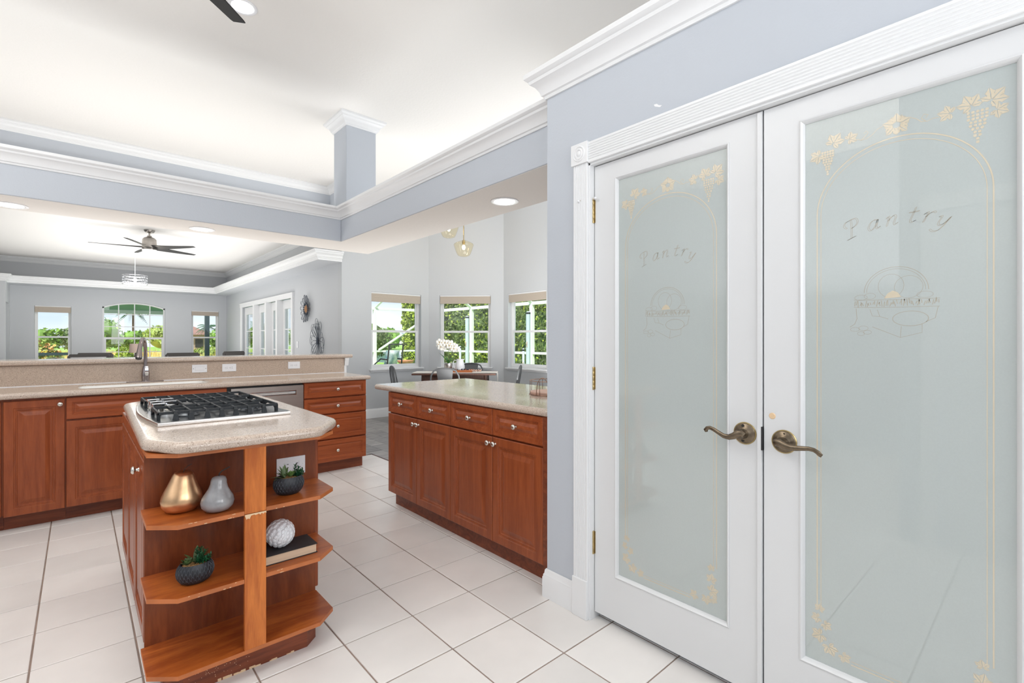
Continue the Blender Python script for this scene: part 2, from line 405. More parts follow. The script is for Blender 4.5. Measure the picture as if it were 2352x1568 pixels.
# ---- floor: slab with separate tiles and planks
fl = MB(); fl.box(-3.3, -3.1, -.12, 2.42, 5.03, -.004); FLOOR = fl.build('floor', 'grout', kind='structure')
P_ = .3202; TX0 = .5012; TY0 = .67995
def tile_mesh(x0, y0, x1, y1):
    mb = MB(); c = .0022; z = 0.0; g = .0032
    x0 += g; y0 += g; x1 -= g; y1 -= g
    r = lambda i, zz: [(x0+i, y0+i, zz), (x1-i, y0+i, zz), (x1-i, y1-i, zz), (x0+i, y1-i, zz)]
    mb.loft([r(0, -.008), r(0, z-.0015), r(c, z)]); return mb
full = tile_mesh(0, 0, P_, P_).mesh('tile', 'tile')
rest = MB()
for a in range(-12, 7):
    for b in range(-12, 15):
        x0 = TX0+a*P_; y0 = TY0+b*P_; x1 = min(x0+P_, 2.42); y1 = min(y0+P_, 5.03)
        if x0 > 2.4 or y0 > 5.0: continue
        vis = -.47 <= x1 and x0 < 2.42 and y0 > .6 and y0 < 5.06 and not (x0 > 1.85 and y0 < 3.3 and x1 > 1.9) and not (x0 > -.6 and x1 < 2.1 and y0 > 4.64) and not (y1 < 4.5 and x1 < -.3 and y0 < 1.9)
        if vis:
            if x1-x0 > P_-.001 and y1-y0 > P_-.001:
                o = bpy.data.objects.new('tile', full); COL.objects.link(o); o.parent = FLOOR; o.location = (x0, y0, random.uniform(-.0006, .0004))
            else: tile_mesh(x0, y0, x1, y1).build('tile', 'tile', FLOOR)
        else:
            t = tile_mesh(x0, y0, x1, y1); rest.add(t.v, t.f)
rest.build('tile_remainder', 'tile', FLOOR, kind='stuff')
fw = MB(); fw.box(-4.6, 5.03, -.12, 6.0, 15.4, -.004); fw.box(2.42, 1.5, -.12, 6.0, 5.03, -.004); FW = fw.build('floor', 'gap', kind='structure')
def plank_mesh(x0, y0, x1, y1):
    mb = MB(); g = .0012
    mb.box(x0+g, y0+g, -.01, x1-g, y1-g, -.001); return mb
restp = MB(); x = -4.6
while x < 6.0:
    x1 = min(x+.182, 6.0)
    if x < 2.422 < x1: x1 = 2.422
    y = (5.03 if x < 2.42 else 1.5) - random.uniform(0, 1.0)
    while y < 15.3:
        ya = max(y, 5.032 if x < 2.42 else 1.5); yb = min(y+1.22, 15.3)
        if yb > ya+.01:
            if 2.2 < x < 4.3 and yb > 4.3 and ya < 7.4: plank_mesh(x, ya, x1, yb).build('plank', 'plank', FW)
            else:
                t = plank_mesh(x, ya, x1, yb); restp.add(t.v, t.f)
        y += 1.22
    x = x1
restp.build('plank_remainder', 'plank', FW, kind='stuff')
MB().box(2.414, 2.6, -.004, 2.430, 5.04, .003).box(-1, 5.024, -.004, 2.430, 5.04, .003).build('trim_8', 'table', kind='structure')

# ---- ceilings
MB().box(-3.3, -3.1, CZ, 6.0, 7.4, CZ+.12).build('ceiling', 'ceil', kind='structure')
MB().box(-4.6, 7.02, 3.10, 3.2, 15.4, 3.22).build('ceiling', 'ceil', kind='structure')

CROWN = [(0, 0), (.008, 0), (.012, .012), (.020, .016), (.026, .034), (.040, .056), (.058, .068), (.062, .080), (.070, .084), (.078, .092), (.078, .112), (0, .112)]
def crown(n, path, z, prof=CROWN, closed=False, m='trim', sc=1.0, name=None):
    mb = MB().mould(path, [(a*sc, b*sc) for a, b in prof], z, closed)
    return mb.build(name or 'trim_%d' % n, m, kind='structure', smooth=True, sharp=28)

# ---- pantry box (right)
F = frame_of((1.723, 1.666), (1.723, -3.0), (1, 0))
WR = wall('wall_right', F, 0, 2.56, .12, [(1.666-1.402, 1.666+.075, 0, 2.058)], 'wall')
mb = MB().box(1.843, 1.546, 0, 3.0, 1.666, 2.56).box(2.9, -3.0, 0, 3.02, 1.546, 2.56).box(1.843, -3.0, 2.45, 2.9, 1.546, 2.56)
mb.build('wall_pantry', 'wall', kind='structure')
crown(1, [(3.02, 1.666), (1.723, 1.666), (1.723, -3.0)], 2.445, sc=1.08)
BASE = [(0, 0), (.016, 0), (.016, .095), (.013, .101), (.013, .108), (.009, .114), (.007, .130), (.003, .136), (0, .136)]
def baseboard(name, path, prof=BASE, z=0): return MB().mould(path, prof, z).build(name, 'trim', kind='structure', smooth=True, sharp=28)
baseboard('baseboard_right', [(2.6, 1.668), (1.722, 1.668), (1.722, 1.478)])

mb = MB().prism([(1.035, 2.190), (1.045, 2.186), (1.068, 2.197), (1.072, 2.206), (1.058, 2.204), (1.050, 2.196)], 1.7222, 1.7232, lambda a, b, c: (c, a, b)); mb.build('paint_patch', 'trim', WR, fixn=True)
# casing around the pantry doors: fluted legs, plinths, rosettes
def flute_profile(w, t, n=7, edge=.009, depth=.0035):
    p = [(0, 0), (0, t-.002), (.002, t)]; fw_ = (w-2*edge)/n
    for i in range(n):
        a = edge+i*fw_
        for q in range(7):
            u = q/6; p.append((a+fw_*(.10+.80*u), t-depth*math.sin(PI*u)))
    p += [(w-.002, t), (w, t-.002), (w, 0)]
    return p
def casing(root, F, s_in, s_out, ztop, zro, head_to, t=.018, flip=1, both=None):
    """leg between s_in..s_out (local s), head from s_in to head_to; F d axis points INTO the wall so use negative d"""
    w = abs(s_out-s_in); sg = 1 if s_out > s_in else -1
    prof = flute_profile(w, t)
    def leg(z0, z1):
        mb = MB(); r0 = [F(s_in+sg*a, -b, z0) for a, b in prof]; r1 = [F(s_in+sg*a, -b, z1) for a, b in prof]
        mb.loft([r0, r1]); return mb
    leg(.175, zro).build('casing_leg', 'trim', root, smooth=True, sharp=25, fixn=True)
    mb = MB(); lbox(mb, F, min(s_in, s_out+sg*.004), -t-.006, 0, max(s_in, s_out+sg*.004), 0, .175)
    mb.build('plinth_block', 'trim', root, bev=.002, fixn=True)
    # rosette
    c = (s_in+s_out)/2+sg*.002; h = .0485; zc = (zro+ztop)/2
    mb = MB(); lbox(mb, F, c-h, -t-.007, zro, c+h, 0, ztop)
    ro = mb.build('rosette_block', 'trim', root, bev=.003, fixn=True)
    mb = MB(); prof2 = [(.036, 0), (.036, .003), (.031, .0045), (.027, .0005), (.024, .0035), (.018, .0045), (.014, .0005), (.011, .004), (.006, .006), (.0005, .0065)]
    rings = []
    for r, hh in prof2:
        rings.append([F(c+r*math.cos(2*PI*k/28), -t-.0065-hh, zc+r*math.sin(2*PI*k/28)) for k in range(28)])
    mb.loft(rings); mb.build('rosette_ring', 'trim', ro, smooth=True, sharp=30, fixn=True)
    # head
    hp = flute_profile(ztop-.006-(zro-.004), t)
    mb = MB(); e = c-sg*h
    mb.loft([[F(e, -b, zro-.004+a) for a, b in hp], [F(head_to, -b, zro-.004+a) for a, b in hp]])
    mb.build('casing_head', 'trim', root, smooth=True, sharp=25, fixn=True)
CAS = struct_root('trim_2', (1.723, 1.40, 0))
FR = frame_of((1.723, 1.666), (1.723, -3.0), (1, 0))     # s = 1.666 - Y
casing(CAS, FR, 1.666-1.400, 1.666-1.482, 2.156, 2.060, 3.2)
mb = MB().box(1.716, 1.392, 0, 1.843, 1.404, 2.058).box(1.716, -.077, 0, 1.843, -.066, 2.058).box(1.716, -.077, 2.048, 1.843, 1.404, 2.060)
mb.box(1.7875, 1.380, 0, 1.800, 1.392, 2.048).box(1.7875, -.066, 2.036, 1.80, 1.392, 2.048)
mb.build('door_jamb', 'trim', CAS)

# ---- beams with plant ledge, column
BX, BY = 1.865, 4.525
mb = MB().box(BX, 1.666, 2.2015, 2.36, 4.995, 2.50).box(-3.3, BY, 2.2015, BX, 4.995, 2.50)
SOF = mb.build('ceiling_soffit', 'wall', kind='structure', bev=.006)
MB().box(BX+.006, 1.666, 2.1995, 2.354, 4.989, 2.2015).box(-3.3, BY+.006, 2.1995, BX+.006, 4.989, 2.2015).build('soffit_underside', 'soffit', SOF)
crown(3, [(-3.3, BY), (BX, BY), (BX, 1.668)], 2.402, sc=.95)
MB().box(1.955, 4.62, 2.50, 2.268, 4.93, CZ).build('column', 'wall', kind='structure', bev=.008)
crown(4, [(1.955, 4.62), (2.268, 4.62), (2.268, 4.93), (1.955, 4.93)], CZ-.112, closed=True)

# ---- upper wall between kitchen and great room
mb = MB().box(-3.3, 7.05, 3.0, 2.74, 7.17, CZ).box(2.74, 6.45, 3.0, 3.1, 7.37, CZ)
mb.build('wall_upper', 'wall', kind='structure')
crown(5, [(-3.3, 7.05), (2.74, 7.05), (2.74, 6.45)], CZ-.105, sc=.93)

# ---- great room
Fg = frame_of((3.048, 7.37), (3.048, 15.24), (1, 0))      # s = Y-7.37
wall('wall_great_room_right', Fg, 0, 3.1, .14, [(9.68-7.37, 13.50-7.37, 0, 2.09)], 'wall2', s0=.151)
Ff = frame_of((-4.5, 15.24), (3.05, 15.24), (0, 1))       # s = X+4.5
LW = (-.735, -.12, .62, 2.045); AW = (.43, 1.665, .62, 2.195); RW = (2.235, 2.865, .62, 2.05)
holes = [(w[0]+4.5, w[1]+4.5, w[2], w[3]) for w in (LW, AW, RW)]
mb = MB(); x = 0
for a, b, c, d in holes:
    lbox(mb, Ff, x, 0, 0, a, .14, 3.1); lbox(mb, Ff, a, 0, 0, b, .14, c); lbox(mb, Ff, a, 0, d, b, .14, 3.1); x = b
lbox(mb, Ff, x, 0, 0, 7.7, .14, 3.1)
# arch spandrels
cxA = (AW[0]+AW[1])/2; hw = (AW[1]-AW[0])/2; ZS = 2.075; rise = AW[3]-ZS; RA = (hw*hw+rise*rise)/(2*rise)
def arch_z(x, inset=0.0):
    return ZS-(RA-rise)+math.sqrt(max(0, (RA-inset)**2-(x-cxA)**2))
for sg in (-1, 1):
    pts = [(cxA+sg*hw, AW[3]+.001)]+[(cxA+sg*hw*k/10, arch_z(cxA+sg*hw*k/10)) for k in range(10, -1, -1)]
    if sg < 0: pts = pts[::-1]
    mb.prism(pts, 15.24, 15.38, lambda x, y, z: (x, z, y))
mb.build('wall_far', 'wall2', kind='structure')
F = frame_of((-4.5, 7.0), (-4.5, 15.24), (-1, 0)); wall('wall_great_room_left', F, 0, 3.1, .12)
mb = MB().box(-4.5, 7.05, 0, -3.2, 7.17, 3.1); mb.build('wall_great_room_near', 'wall', kind='structure')
# block with doorway at the left end
mb = MB().box(-4.5, 14.30, 0, -1.42, 15.24, 2.52).box(-1.42, 14.30, 2.06, -1.115, 15.24, 2.52).box(-1.42, 14.30, 0, -1.115, 14.42, 2.06).box(-1.42, 15.10, 0, -1.115, 15.24, 2.06)
mb.build('wall_left_block', 'nookwall', kind='structure')
# tray ledge
mb = MB().box(2.69, 7.37, 2.475, 3.048, 15.24, 2.53).box(-1.115, 14.62, 2.475, 2.69, 15.24, 2.53)
mb.build('ceiling_tray', 'wall2', kind='structure')
LEDGE = [(0, 0), (.012, 0), (.014, .020), (.024, .026), (.024, .040), (.038, .046), (.046, .075), (.070, .100), (.074, .118), (.088, .124), (.088, .148), (0, .148)]
crown(6, [(-4.5, 14.30), (-1.115, 14.30), (-1.115, 14.62), (2.69, 14.62), (2.69, 7.37), (3.046, 7.37)][::-1][::-1], 2.474, LEDGE)
crown(7, [(-4.5, 15.24), (3.048, 15.24), (3.048, 7.1)], 3.10-.11)

# ---- breakfast nook
Fn1 = frame_of((3.048, 7.37), (4.617, 7.37), (0, 1)); Fn2 = frame_of((4.617, 7.37), (5.557, 6.433), (1, 1)); Fn3 = frame_of((5.557, 6.433), (5.557, 1.666), (1, 0))
W1 = (3.537-3.048, 4.46-3.048); 
w2a = math.hypot(4.756-4.617, 7.234-7.37); W2 = (w2a, w2a+.905); W3 = (6.433-6.317, 6.433-5.395)
wall('wall_nook_left', Fn1, 0, CZ, .15, [(W1[0], W1[1], .79, 2.048)], 'nookwall')
wall('wall_nook_middle', Fn2, 0, CZ, .15, [(W2[0], W2[1], .79, 2.055)], 'nookwall')
wall('wall_nook_right', Fn3, 0, CZ, .15, [(W3[0], W3[1], .79, 2.065)], 'nookwall')
MB().box(3.0, 1.55, 0, 5.7, 1.666, CZ).build('wall_nook_near', 'nookwall', kind='structure')
NB = [(a, b*1.1) for a, b in BASE]
baseboard('baseboard_nook', [(3.048, 15.2), (3.048, 13.6)][::-1])
baseboard('baseboard_nook', [(3.048, 7.37), (4.617, 7.37), (5.557, 6.433), (5.557, 1.7)], NB)
baseboard('baseboard_far', [(-1.1, 15.24), (3.048, 15.24), (3.048, 13.6)])
# ---- kitchen perimeter behind and left of the camera
MB().box(-3.3, -3.1, 0, -3.2, 7.1, CZ).build('wall_left', 'wall', kind='structure')
MB().box(-3.2, -3.1, 0, 3.0, -3.0, CZ).build('wall_back', 'wall', kind='structure')
Fh = frame_of((-.385, .66), (-.385, -3.0), (-1, 0))       # s = .66 - Y
wall('wall_corridor', Fh, 0, CZ, .16, [(.19, 1.75, 0, 2.05)], 'wall')
CH = struct_root('trim_9', (-.385, .55, 0))
casing(CH, Fh, .19, .108, 2.152, 2.057, 2.2)
mb = MB().box(-.47, -1.09, 0, -.43, .47, 2.05); mb.build('door_6', 'door', kind='structure')
# wall above the pantry lid stays open to the ceiling; wall far right closes the attic space
MB().box(3.02, -3.0, 2.4, 3.12, 1.666, CZ).build('wall_pantry_upper', 'wall', kind='structure')

# ---- windows
def rect_frame(mb, F, s0, z0, s1, z1, d0, d1, w, wt_=None, wb=None):
    wt_ = wt_ or w; wb = wb or w
    lbox(mb, F, s0, d0, z0, s0+w, d1, z1); lbox(mb, F, s1-w, d0, z0, s1, d1, z1)
    lbox(mb, F, s0+w, d0, z1-wt_, s1-w, d1, z1); lbox(mb, F, s0+w, d0, z0, s1-w, d1, z0+wb)
def window(n, F, s0, s1, z0, z1, zm, sill_proj=.045, sillw=.035, label=None):
    R = struct_root('window_%d' % n, F((s0+s1)/2, .08, z0))
    mb = MB(); rect_frame(mb, F, s0+.002, z0+.001, s1-.002, z1-.001, .075, .135, .028); mb.build('window_frame', 'vinyl', R)
    mb = MB(); rect_frame(mb, F, s0+.028, zm-.012, s1-.028, z1-.028, .105, .128, .026); up = mb.build('upper_sash', 'vinyl', R)
    mb = MB(); lbox(mb, F, s0+.05, .114, zm+.012, s1-.05, .118, z1-.05); mb.build('glass_pane', 'glass', up)
    mb = MB(); rect_frame(mb, F, s0+.028, z0+.03, s1-.028, zm+.024, .078, .104, .032, .036, .04); lo = mb.build('lower_sash', 'vinyl', R)
    mb = MB(); lbox(mb, F, s0+.058, .088, z0+.068, s1-.058, .092, zm-.010); mb.build('glass_pane', 'glass', lo)
    for q in (.25, .78):
        mb = MB(); c = s0+(s1-s0)*q; lbox(mb, F, c-.03, .070, zm+.010, c+.03, .080, zm+.026); mb.build('sash_lock', 'vinyl', lo)
    if sill_proj:
        mb = MB(); lbox(mb, F, s0-sillw, -sill_proj, z0-.022, s1+sillw, .076, z0+.002); lbox(mb, F, s0-sillw+.012, -.016, z0-.05, s1+sillw-.012, 0, z0-.022)
        mb.build('window_sill', 'trim', R, bev=.003, fixn=True)
    return R
def shade(F, s0, s1, z1, h, label):
    t = thing('roller_shade', F((s0+s1)/2, .04, z1-h), label, 'window shade', 'tan shades rolled up in the windows')
    mb = MB(); lbox(mb, F, s0+.004, .012, z1-.022, s1-.004, .066, z1-.001); mb.build('headrail', 'vinyl', t)
    n = 6; mb = MB()
    for k in range(n):
        a = z1-.022-(h-.022)*k/n; b = z1-.022-(h-.022)*(k+1)/n
        lbox(mb, F, s0+.006, .014+.001*(k % 2), b+.0005, s1-.006, .050, a)
    mb.build('folded_fabric', 'shade', t, fixn=True)
    return t
window(1, Fn1, W1[0], W1[1], .79, 2.048, 1.405)
window(2, Fn2, W2[0], W2[1], .79, 2.055, 1.405)
window(3, Fn3, W3[0], W3[1], .79, 2.065, 1.405)
shade(Fn1, W1[0], W1[1], 2.048, .155, 'tan raised shade in the left nook window, beside the shared wall corner')
shade(Fn2, W2[0], W2[1], 2.055, .15, 'tan raised shade in the middle nook window, above the orchid')
shade(Fn3, W3[0], W3[1], 2.065, .15, 'tan raised shade in the right nook window, next to the pantry wall')
# cord of the left shade
o = MB().tube([Fn1(W1[1]+.012, -.006, 2.0), Fn1(W1[1]+.012, -.006, 1.0), Fn1(W1[1]+.025, -.008, .93), Fn1(W1[1]+.02, -.01, .86)], .0016, 5).build('shade_cord', 'vinyl')
tag(o, 'thin white pull cord hanging beside the left nook window', 'cord')
def sF(w): return (w[0]+4.5, w[1]+4.5)
window(4, Ff, *sF(LW), LW[2], LW[3], 1.33, .03)
window(6, Ff, *sF(RW), RW[2], RW[3], 1.33, .03)
shade(Ff, *sF(LW), LW[3], .15, 'tan raised shade in the leftmost great-room window')
shade(Ff, *sF(RW), RW[3], .13, 'tan raised shade in the great-room window right of the arched one')
# arched window
R = struct_root('window_5', (cxA, 15.3, .62)); y0, y1 = 15.30, 15.37
def archbar(r_in, w, ya, yb):
    mb = MB(); pts = []
    N_ = 24; outer = [(cxA+(hw-r_in)*(-1+2*k/N_)) for k in range(N_+1)]
    up = [(x, arch_z(x, r_in)) for x in outer]; lo_ = [(x, arch_z(x, r_in+w)) for x in outer]
    for i in range(N_): mb.prism([lo_[i], lo_[i+1], up[i+1], up[i]], ya, yb, lambda x, y, z: (x, z, y))
    return mb
mb = archbar(.002, .035, y0, y1)
mb.box(AW[0]+.001, y0, AW[2], AW[0]+.035, y1, ZS-.002).box(AW[1]-.035, y0, AW[2], AW[1]-.001, y1, ZS-.002).box(AW[0]+.035, y0, AW[2], AW[1]-.035, y1, AW[2]+.035)
mb.build('window_frame', 'vinyl', R)
mb = MB().box(AW[0]+.035, y0-.01, 1.285, AW[1]-.035, y1-.02, 1.335); mb.box(AW[0]+.035, y0-.01, .655, AW[0]+.07, y1-.02, 1.285).box(AW[1]-.07, y0-.01, .655, AW[1]-.035, y1-.02, 1.285); mb.build('lower_sash', 'vinyl', R)
for k in (1, 2, 3):
    x = AW[0]+(AW[1]-AW[0])*k/4
    MB().box(x-.010, y0+.02, .66, x+.010, y0+.036, 1.285).build('muntin', 'vinyl', R)
    MB().box(x-.010, y0+.02, 1.335, x+.010, y0+.036, arch_z(x, .03)).build('muntin', 'vinyl', R)
for z in (.975, 1.595, 1.895):
    MB().box(AW[0]+.036, y0+.022, z-.009, AW[1]-.036, y0+.034, z+.009).build('muntin', 'vinyl', R)
N_ = 20; xs = [AW[0]+.03+(AW[1]-AW[0]-.06)*k/N_ for k in range(N_+1)]
poly = [(AW[0]+.03, .64), (AW[1]-.03, .64)]+[(x, arch_z(x, .02)) for x in xs[::-1]]
MB().prism(poly, y0+.026, y0+.030, lambda x, y, z: (x, z, y)).build('glass_pane', 'glass', R)

# ---- patio doors in the great room's right wall
R = struct_root('trim_10', (3.048, 11.6, 0)); ya, yb = 9.68, 13.50
mb = MB().box(3.016, ya-.07, 0, 3.05, ya+.02, 2.09).box(3.016, yb-.02, 0, 3.05, yb+.07, 2.09).box(3.010, ya-.085, 2.07, 3.05, yb+.085, 2.165)
mb.box(3.002, ya-.10, 2.150, 3.05, yb+.10, 2.17)
mb.build('door_casing', 'trim', R, bev=.003)
bays = [(9.68, 10.52), (10.52, 11.36), (11.36, 12.30), (12.30, 13.50)]
for y in (10.52, 11.30, 12.25):
    MB().box(2.99, y-.055, 0, 3.20, y+.055, 2.07).build('mullion_post', 'trim', R, bev=.003)
for k, (a, b) in enumerate([(9.70, 10.465), (10.575, 11.245), (11.355, 12.195), (12.305, 13.48)]):
    D = struct_root('door_%d' % (k+3), (3.12, (a+b)/2, 0)); st = .13
    mb = MB().box(3.10, a, .01, 3.145, a+st, 2.065).box(3.10, b-st, .01, 3.145, b, 2.065).box(3.10, a+st, 1.89, 3.145, b-st, 2.065).box(3.10, a+st, .01, 3.145, b-st, .25)
    mb.build('door_frame', 'door', D, bev=.003)
    MB().box(3.119, a+st-.005, .245, 3.124, b-st+.005, 1.895).build('glass_pane', 'glass', D)
    for z in (.66, 1.07, 1.48): MB().box(3.108, a+st, z-.01, 3.118, b-st, z+.01).build('muntin', 'trim', D)

# ---- pantry double door with etched frosted glass
XF = 1.745      # door face
def door_leaf(n, ya, yb, label, glassY, hinge):
    """ya > yb (ya = left edge seen from the kitchen)"""
    D = struct_root('door_%d' % n, (1.762, (ya+yb)/2, .02)); D['label'] = label
    gl, gr = glassY; z0, z1, gz0, gz1 = .034, 2.044, .238, 1.958; xb = 1.78
    mb = MB()
    mb.box(XF, ya, z0, xb, gl+.013, z1).box(XF, gr-.013, z0, xb, yb, z1).box(XF, gl+.013, gz1+.013, xb, gr-.013, z1).box(XF, gl+.013, z0, xb, gr-.013, gz0-.013)
    mb.build('door_frame', 'door', D)
    mb = MB(); path = [(gl+.013, gz0-.013), (gl+.013, gz1+.013), (gr-.013, gz1+.013), (gr-.013, gz0-.013)]
    prof = [(0, 0), (0, .003), (.004, .0045), (.008, .001), (.011, -.004), (.0135, -.009), (.0135, -.02), (0, -.02)]
    k0 = len(mb.v); rings = []
    cy_, cz_ = (gl+gr)/2, (gz0+gz1)/2
    for (y, z) in path:
        sy = 1 if y > cy_ else -1; sz = 1 if z > cz_ else -1
        rings.append([(XF-b, y-sy*a, z-sz*a) for a, b in prof])
    mb.loft(rings, False, True); mb.build('glazing_bead', 'door', D, smooth=True, sharp=25, fixn=True)
    p = MB().box(1.7565, gl, gz0, 1.7625, gr, gz1).build('glass_pane', 'frost', D)
    return D, p
D1, G1 = door_leaf(1, 1.3885, .6655, 'left pantry door of white paint with a frosted etched pane', (1.265, .792), 1)
D2, G2 = door_leaf(2, .6605, -.0635, 'right pantry door of white paint with a frosted etched pane', (.538, .062), 0)
# astragal, latch plate
MB().box(1.7375, .6655, .03, 1.745, .6815, 2.04).build('astragal', 'door', D1, bev=.002)
m_ = MB().box(1.737, .6625, .885, 1.747, .6675, .965); m_.build('latch_plate', 'black', D1)
MB().lathe([(.0005, -.003), (.009, -.003), (.011, .0), (.0005, .0)], (XF, .634, 1.005), 10, 'x').build('bare_wood_mark', 'chip', D2)
def add_handle(D, y, z, dr, scr):
    """rose with a curved lever; dr = +1 lever runs to +Y, -1 to -Y"""
    mb = MB().lathe([(.0005, -.0145), (.016, -.0145), (.020, -.012), (.024, -.0085), (.033, -.0065), (.037, -.003), (.037, 0), (.0005, 0)], (XF, y, z), 36, 'x')
    h = mb.build('door_handle', 'bronze', D, smooth=True, sharp=50, fixn=True)
    mb = MB().lathe([(.0375, -.004), (.0392, -.002), (.0392, 0), (.037, 0), (.037, -.003)], (XF, y, z), 36, 'x'); mb.build('rose_rim', 'brass', h, smooth=True)
    mb = MB().lathe([(.0005, -.048), (.011, -.048), (.013, -.040), (.0145, -.034), (.0125, -.026), (.015, -.020), (.0175, -.014), (.0005, -.014)], (XF, y, z), 24, 'x')
    mb.build('handle_neck', 'bronze', h, smooth=True, sharp=50)
    pth = [(-.016, .0), (-.008, .006), (.004, .004), (.018, -.006), (.034, -.012), (.052, -.010), (.070, -.001), (.088, .008), (.102, .012), (.113, .009), (.119, .001), (.117, -.006)]
    if dr < 0: pth = [(a, b*.55) for a, b in pth[:6]]+[(.07, -.003), (.088, -.001), (.102, -.003), (.112, -.009), (.118, -.016), (.115, -.021)]
    rx = [.010, .012, .013, .0115, .0095, .0085, .0075, .007, .0068, .007, .0085, .005]
    mb = MB(); rings = []
    for i, ((a, b), r) in enumerate(zip(pth, rx)):
        q0 = pth[max(i-1, 0)]; q1 = pth[min(i+1, len(pth)-1)]; t = Vector((q1[0]-q0[0], q1[1]-q0[1])).normalized()
        nx = Vector((-t.y, t.x)); x = XF-.047-.006*math.sin(PI*i/11)
        rings.append([(x+.6*r*math.sin(2*PI*k/12), y+dr*(a+nx.x*r*math.cos(2*PI*k/12)), z+b+nx.y*r*math.cos(2*PI*k/12)) for k in range(12)])
    mb.loft(rings); mb.build('lever', 'bronze', h, smooth=True, sharp=60, fixn=True)
    for dy, dz, r in scr:
        MB().lathe([(.0005, -.0165), (r, -.0165), (r, -.010), (.0005, -.010)], (XF+.0065, y+dy, z+dz), 12, 'x').build('screw', 'gap', h)
add_handle(D1, .724, .934, 1, [(.004, .027, .005), (.004, -.025, .005)])
add_handle(D2, .597, .924, -1, [(-.002, .028, .0022)])
for z in (1.842, 1.088, .346):
    mb = MB()
    for k in range(5): mb.lathe([(.0005, 0), (.0052, 0), (.0056, .001), (.0056, .0195), (.0052, .0205), (.0005, .0205)], (1.738, 1.3925, z-.052+.0208*k), 12)
    h = mb.build('hinge', 'brass', D1, smooth=True)
    MB().box(1.7425, 1.3845, z-.050, 1.7448, 1.3915, z+.050).build('hinge_leaf', 'brass', h)
    if z > 1.8:
        MB().cyl((1.738, 1.3925, z+.052), (1.738, 1.3925, z+.062), .010, .006, 12).build('stop_collar', 'nickel', h, smooth=True)
        MB().tube([(1.736, 1.398, z+.058), (1.724, 1.412, z+.061), (1.712, 1.432, z+.057), (1.705, 1.446, z+.054)], .0022, 8).tube([(1.736, 1.386, z+.058), (1.728, 1.378, z+.056)], .0022, 6).build('stop_arm', 'nickel', h, smooth=True)
        MB().sphere((1.704, 1.449, z+.053), .006, 10, 6).sphere((1.728, 1.372, z+.056), .006, 10, 6).build('stop_tip', 'plate', h, smooth=True)

# etched design (u to the right from the pane's left edge, z height)
class Etch(MB):
    def ribbon(s, pts, w, closed=False, x=0.0):
        P = [Vector(p) for p in pts]; m = len(P); A = []; B = []
        for i in range(m):
            if closed: t = P[(i+1) % m]-P[i-1]
            else: t = P[min(i+1, m-1)]-P[max(i-1, 0)]
            if t.length < 1e-9: t = Vector((1, 0))
            t.normalize(); n = Vector((-t.y, t.x))*w/2; A.append(P[i]+n); B.append(P[i]-n)
        k = len(s.v); s.v += [(x, p.x, p.y) for p in A]+[(x, p.x, p.y) for p in B]
        for i in range(m if closed else m-1):
            j = (i+1) % m; s.f.append((k+i, k+j, k+m+j, k+m+i))
    def poly(s, pts): 
        s.c = getattr(s, 'c', 0)+1; k = len(s.v); s.v += [(-.000004*(s.c % 50), p[0], p[1]) for p in pts]; s.f.append(tuple(range(k, k+len(pts))))
    def leaf(s, cx, cy, r, rot, lobes=5):
        ds = {5: (0, 52, -52, 108, -108), 3: (0, 60, -60)}[lobes]; ls = {5: (1, .92, .92, .66, .66), 3: (1, .9, .9)}[lobes]
        for d, l in zip(ds, ls):
            a = math.radians(rot+d); c, q = math.cos(a), math.sin(a); R_ = r*l
            for sd in (1, -1):
                pp = [(.06, .015), (.30, .23), (.46, .20), (.62, .30), (.80, .15), (1.0, .02), (.55, .03)]
                s.poly([(cx+R_*(u*c-sd*v*q), cy+R_*(u*q+sd*v*c)) for u, v in pp])
    def grapes(s, cx, cy, w, h):
        rows = 10
        for i in range(rows):
            f = i/(rows-1); n = max(1, round((1-f**1.6)*5)+0); y = cy-h*f
            for j in range(n):
                x = cx+(j-(n-1)/2)*w/5+(random.random()-.5)*.001
                s.poly([(x+.0038*math.cos(q*PI/3), y+.0040*math.sin(q*PI/3)) for q in range(6)])
def letter_strokes(ch):
    q = {'P': [[(.12, .66), (.02, .80), (.10, .98), (.38, 1.03), (.66, .98), (.72, .80), (.62, .62), (.36, .54)], [(.42, 1.0), (.34, .5), (.22, .02)], [(.02, 0), (.2, .01), (.42, .02)]],
         'a': [[(.60, .60), (.40, .66), (.18, .52), (.06, .22), (.14, .02), (.32, .06), (.52, .34), (.62, .60)], [(.62, .62), (.52, .2), (.56, .02), (.72, .10)]],
         'n': [[(.02, .52), (.16, .64), (.12, .3), (.06, 0)], [(.12, .34), (.30, .56), (.46, .64), (.54, .52), (.46, .18), (.50, .0), (.64, .08)]],
         't': [[(.40, .95), (.30, .5), (.22, .12), (.30, -.01), (.48, .08)], [(.10, .66), (.34, .66), (.60, .68)]],
         'r': [[(.04, .52), (.20, .64), (.16, .3), (.10, 0)], [(.16, .36), (.32, .58), (.50, .66), (.58, .58)]],
         'y': [[(.02, .58), (.14, .62), (.12, .2), (.24, .04), (.42, .2), (.56, .6)], [(.58, .64), (.46, .1), (.30, -.28), (.08, -.38), (-.12, -.28)]]}[ch]
    return q
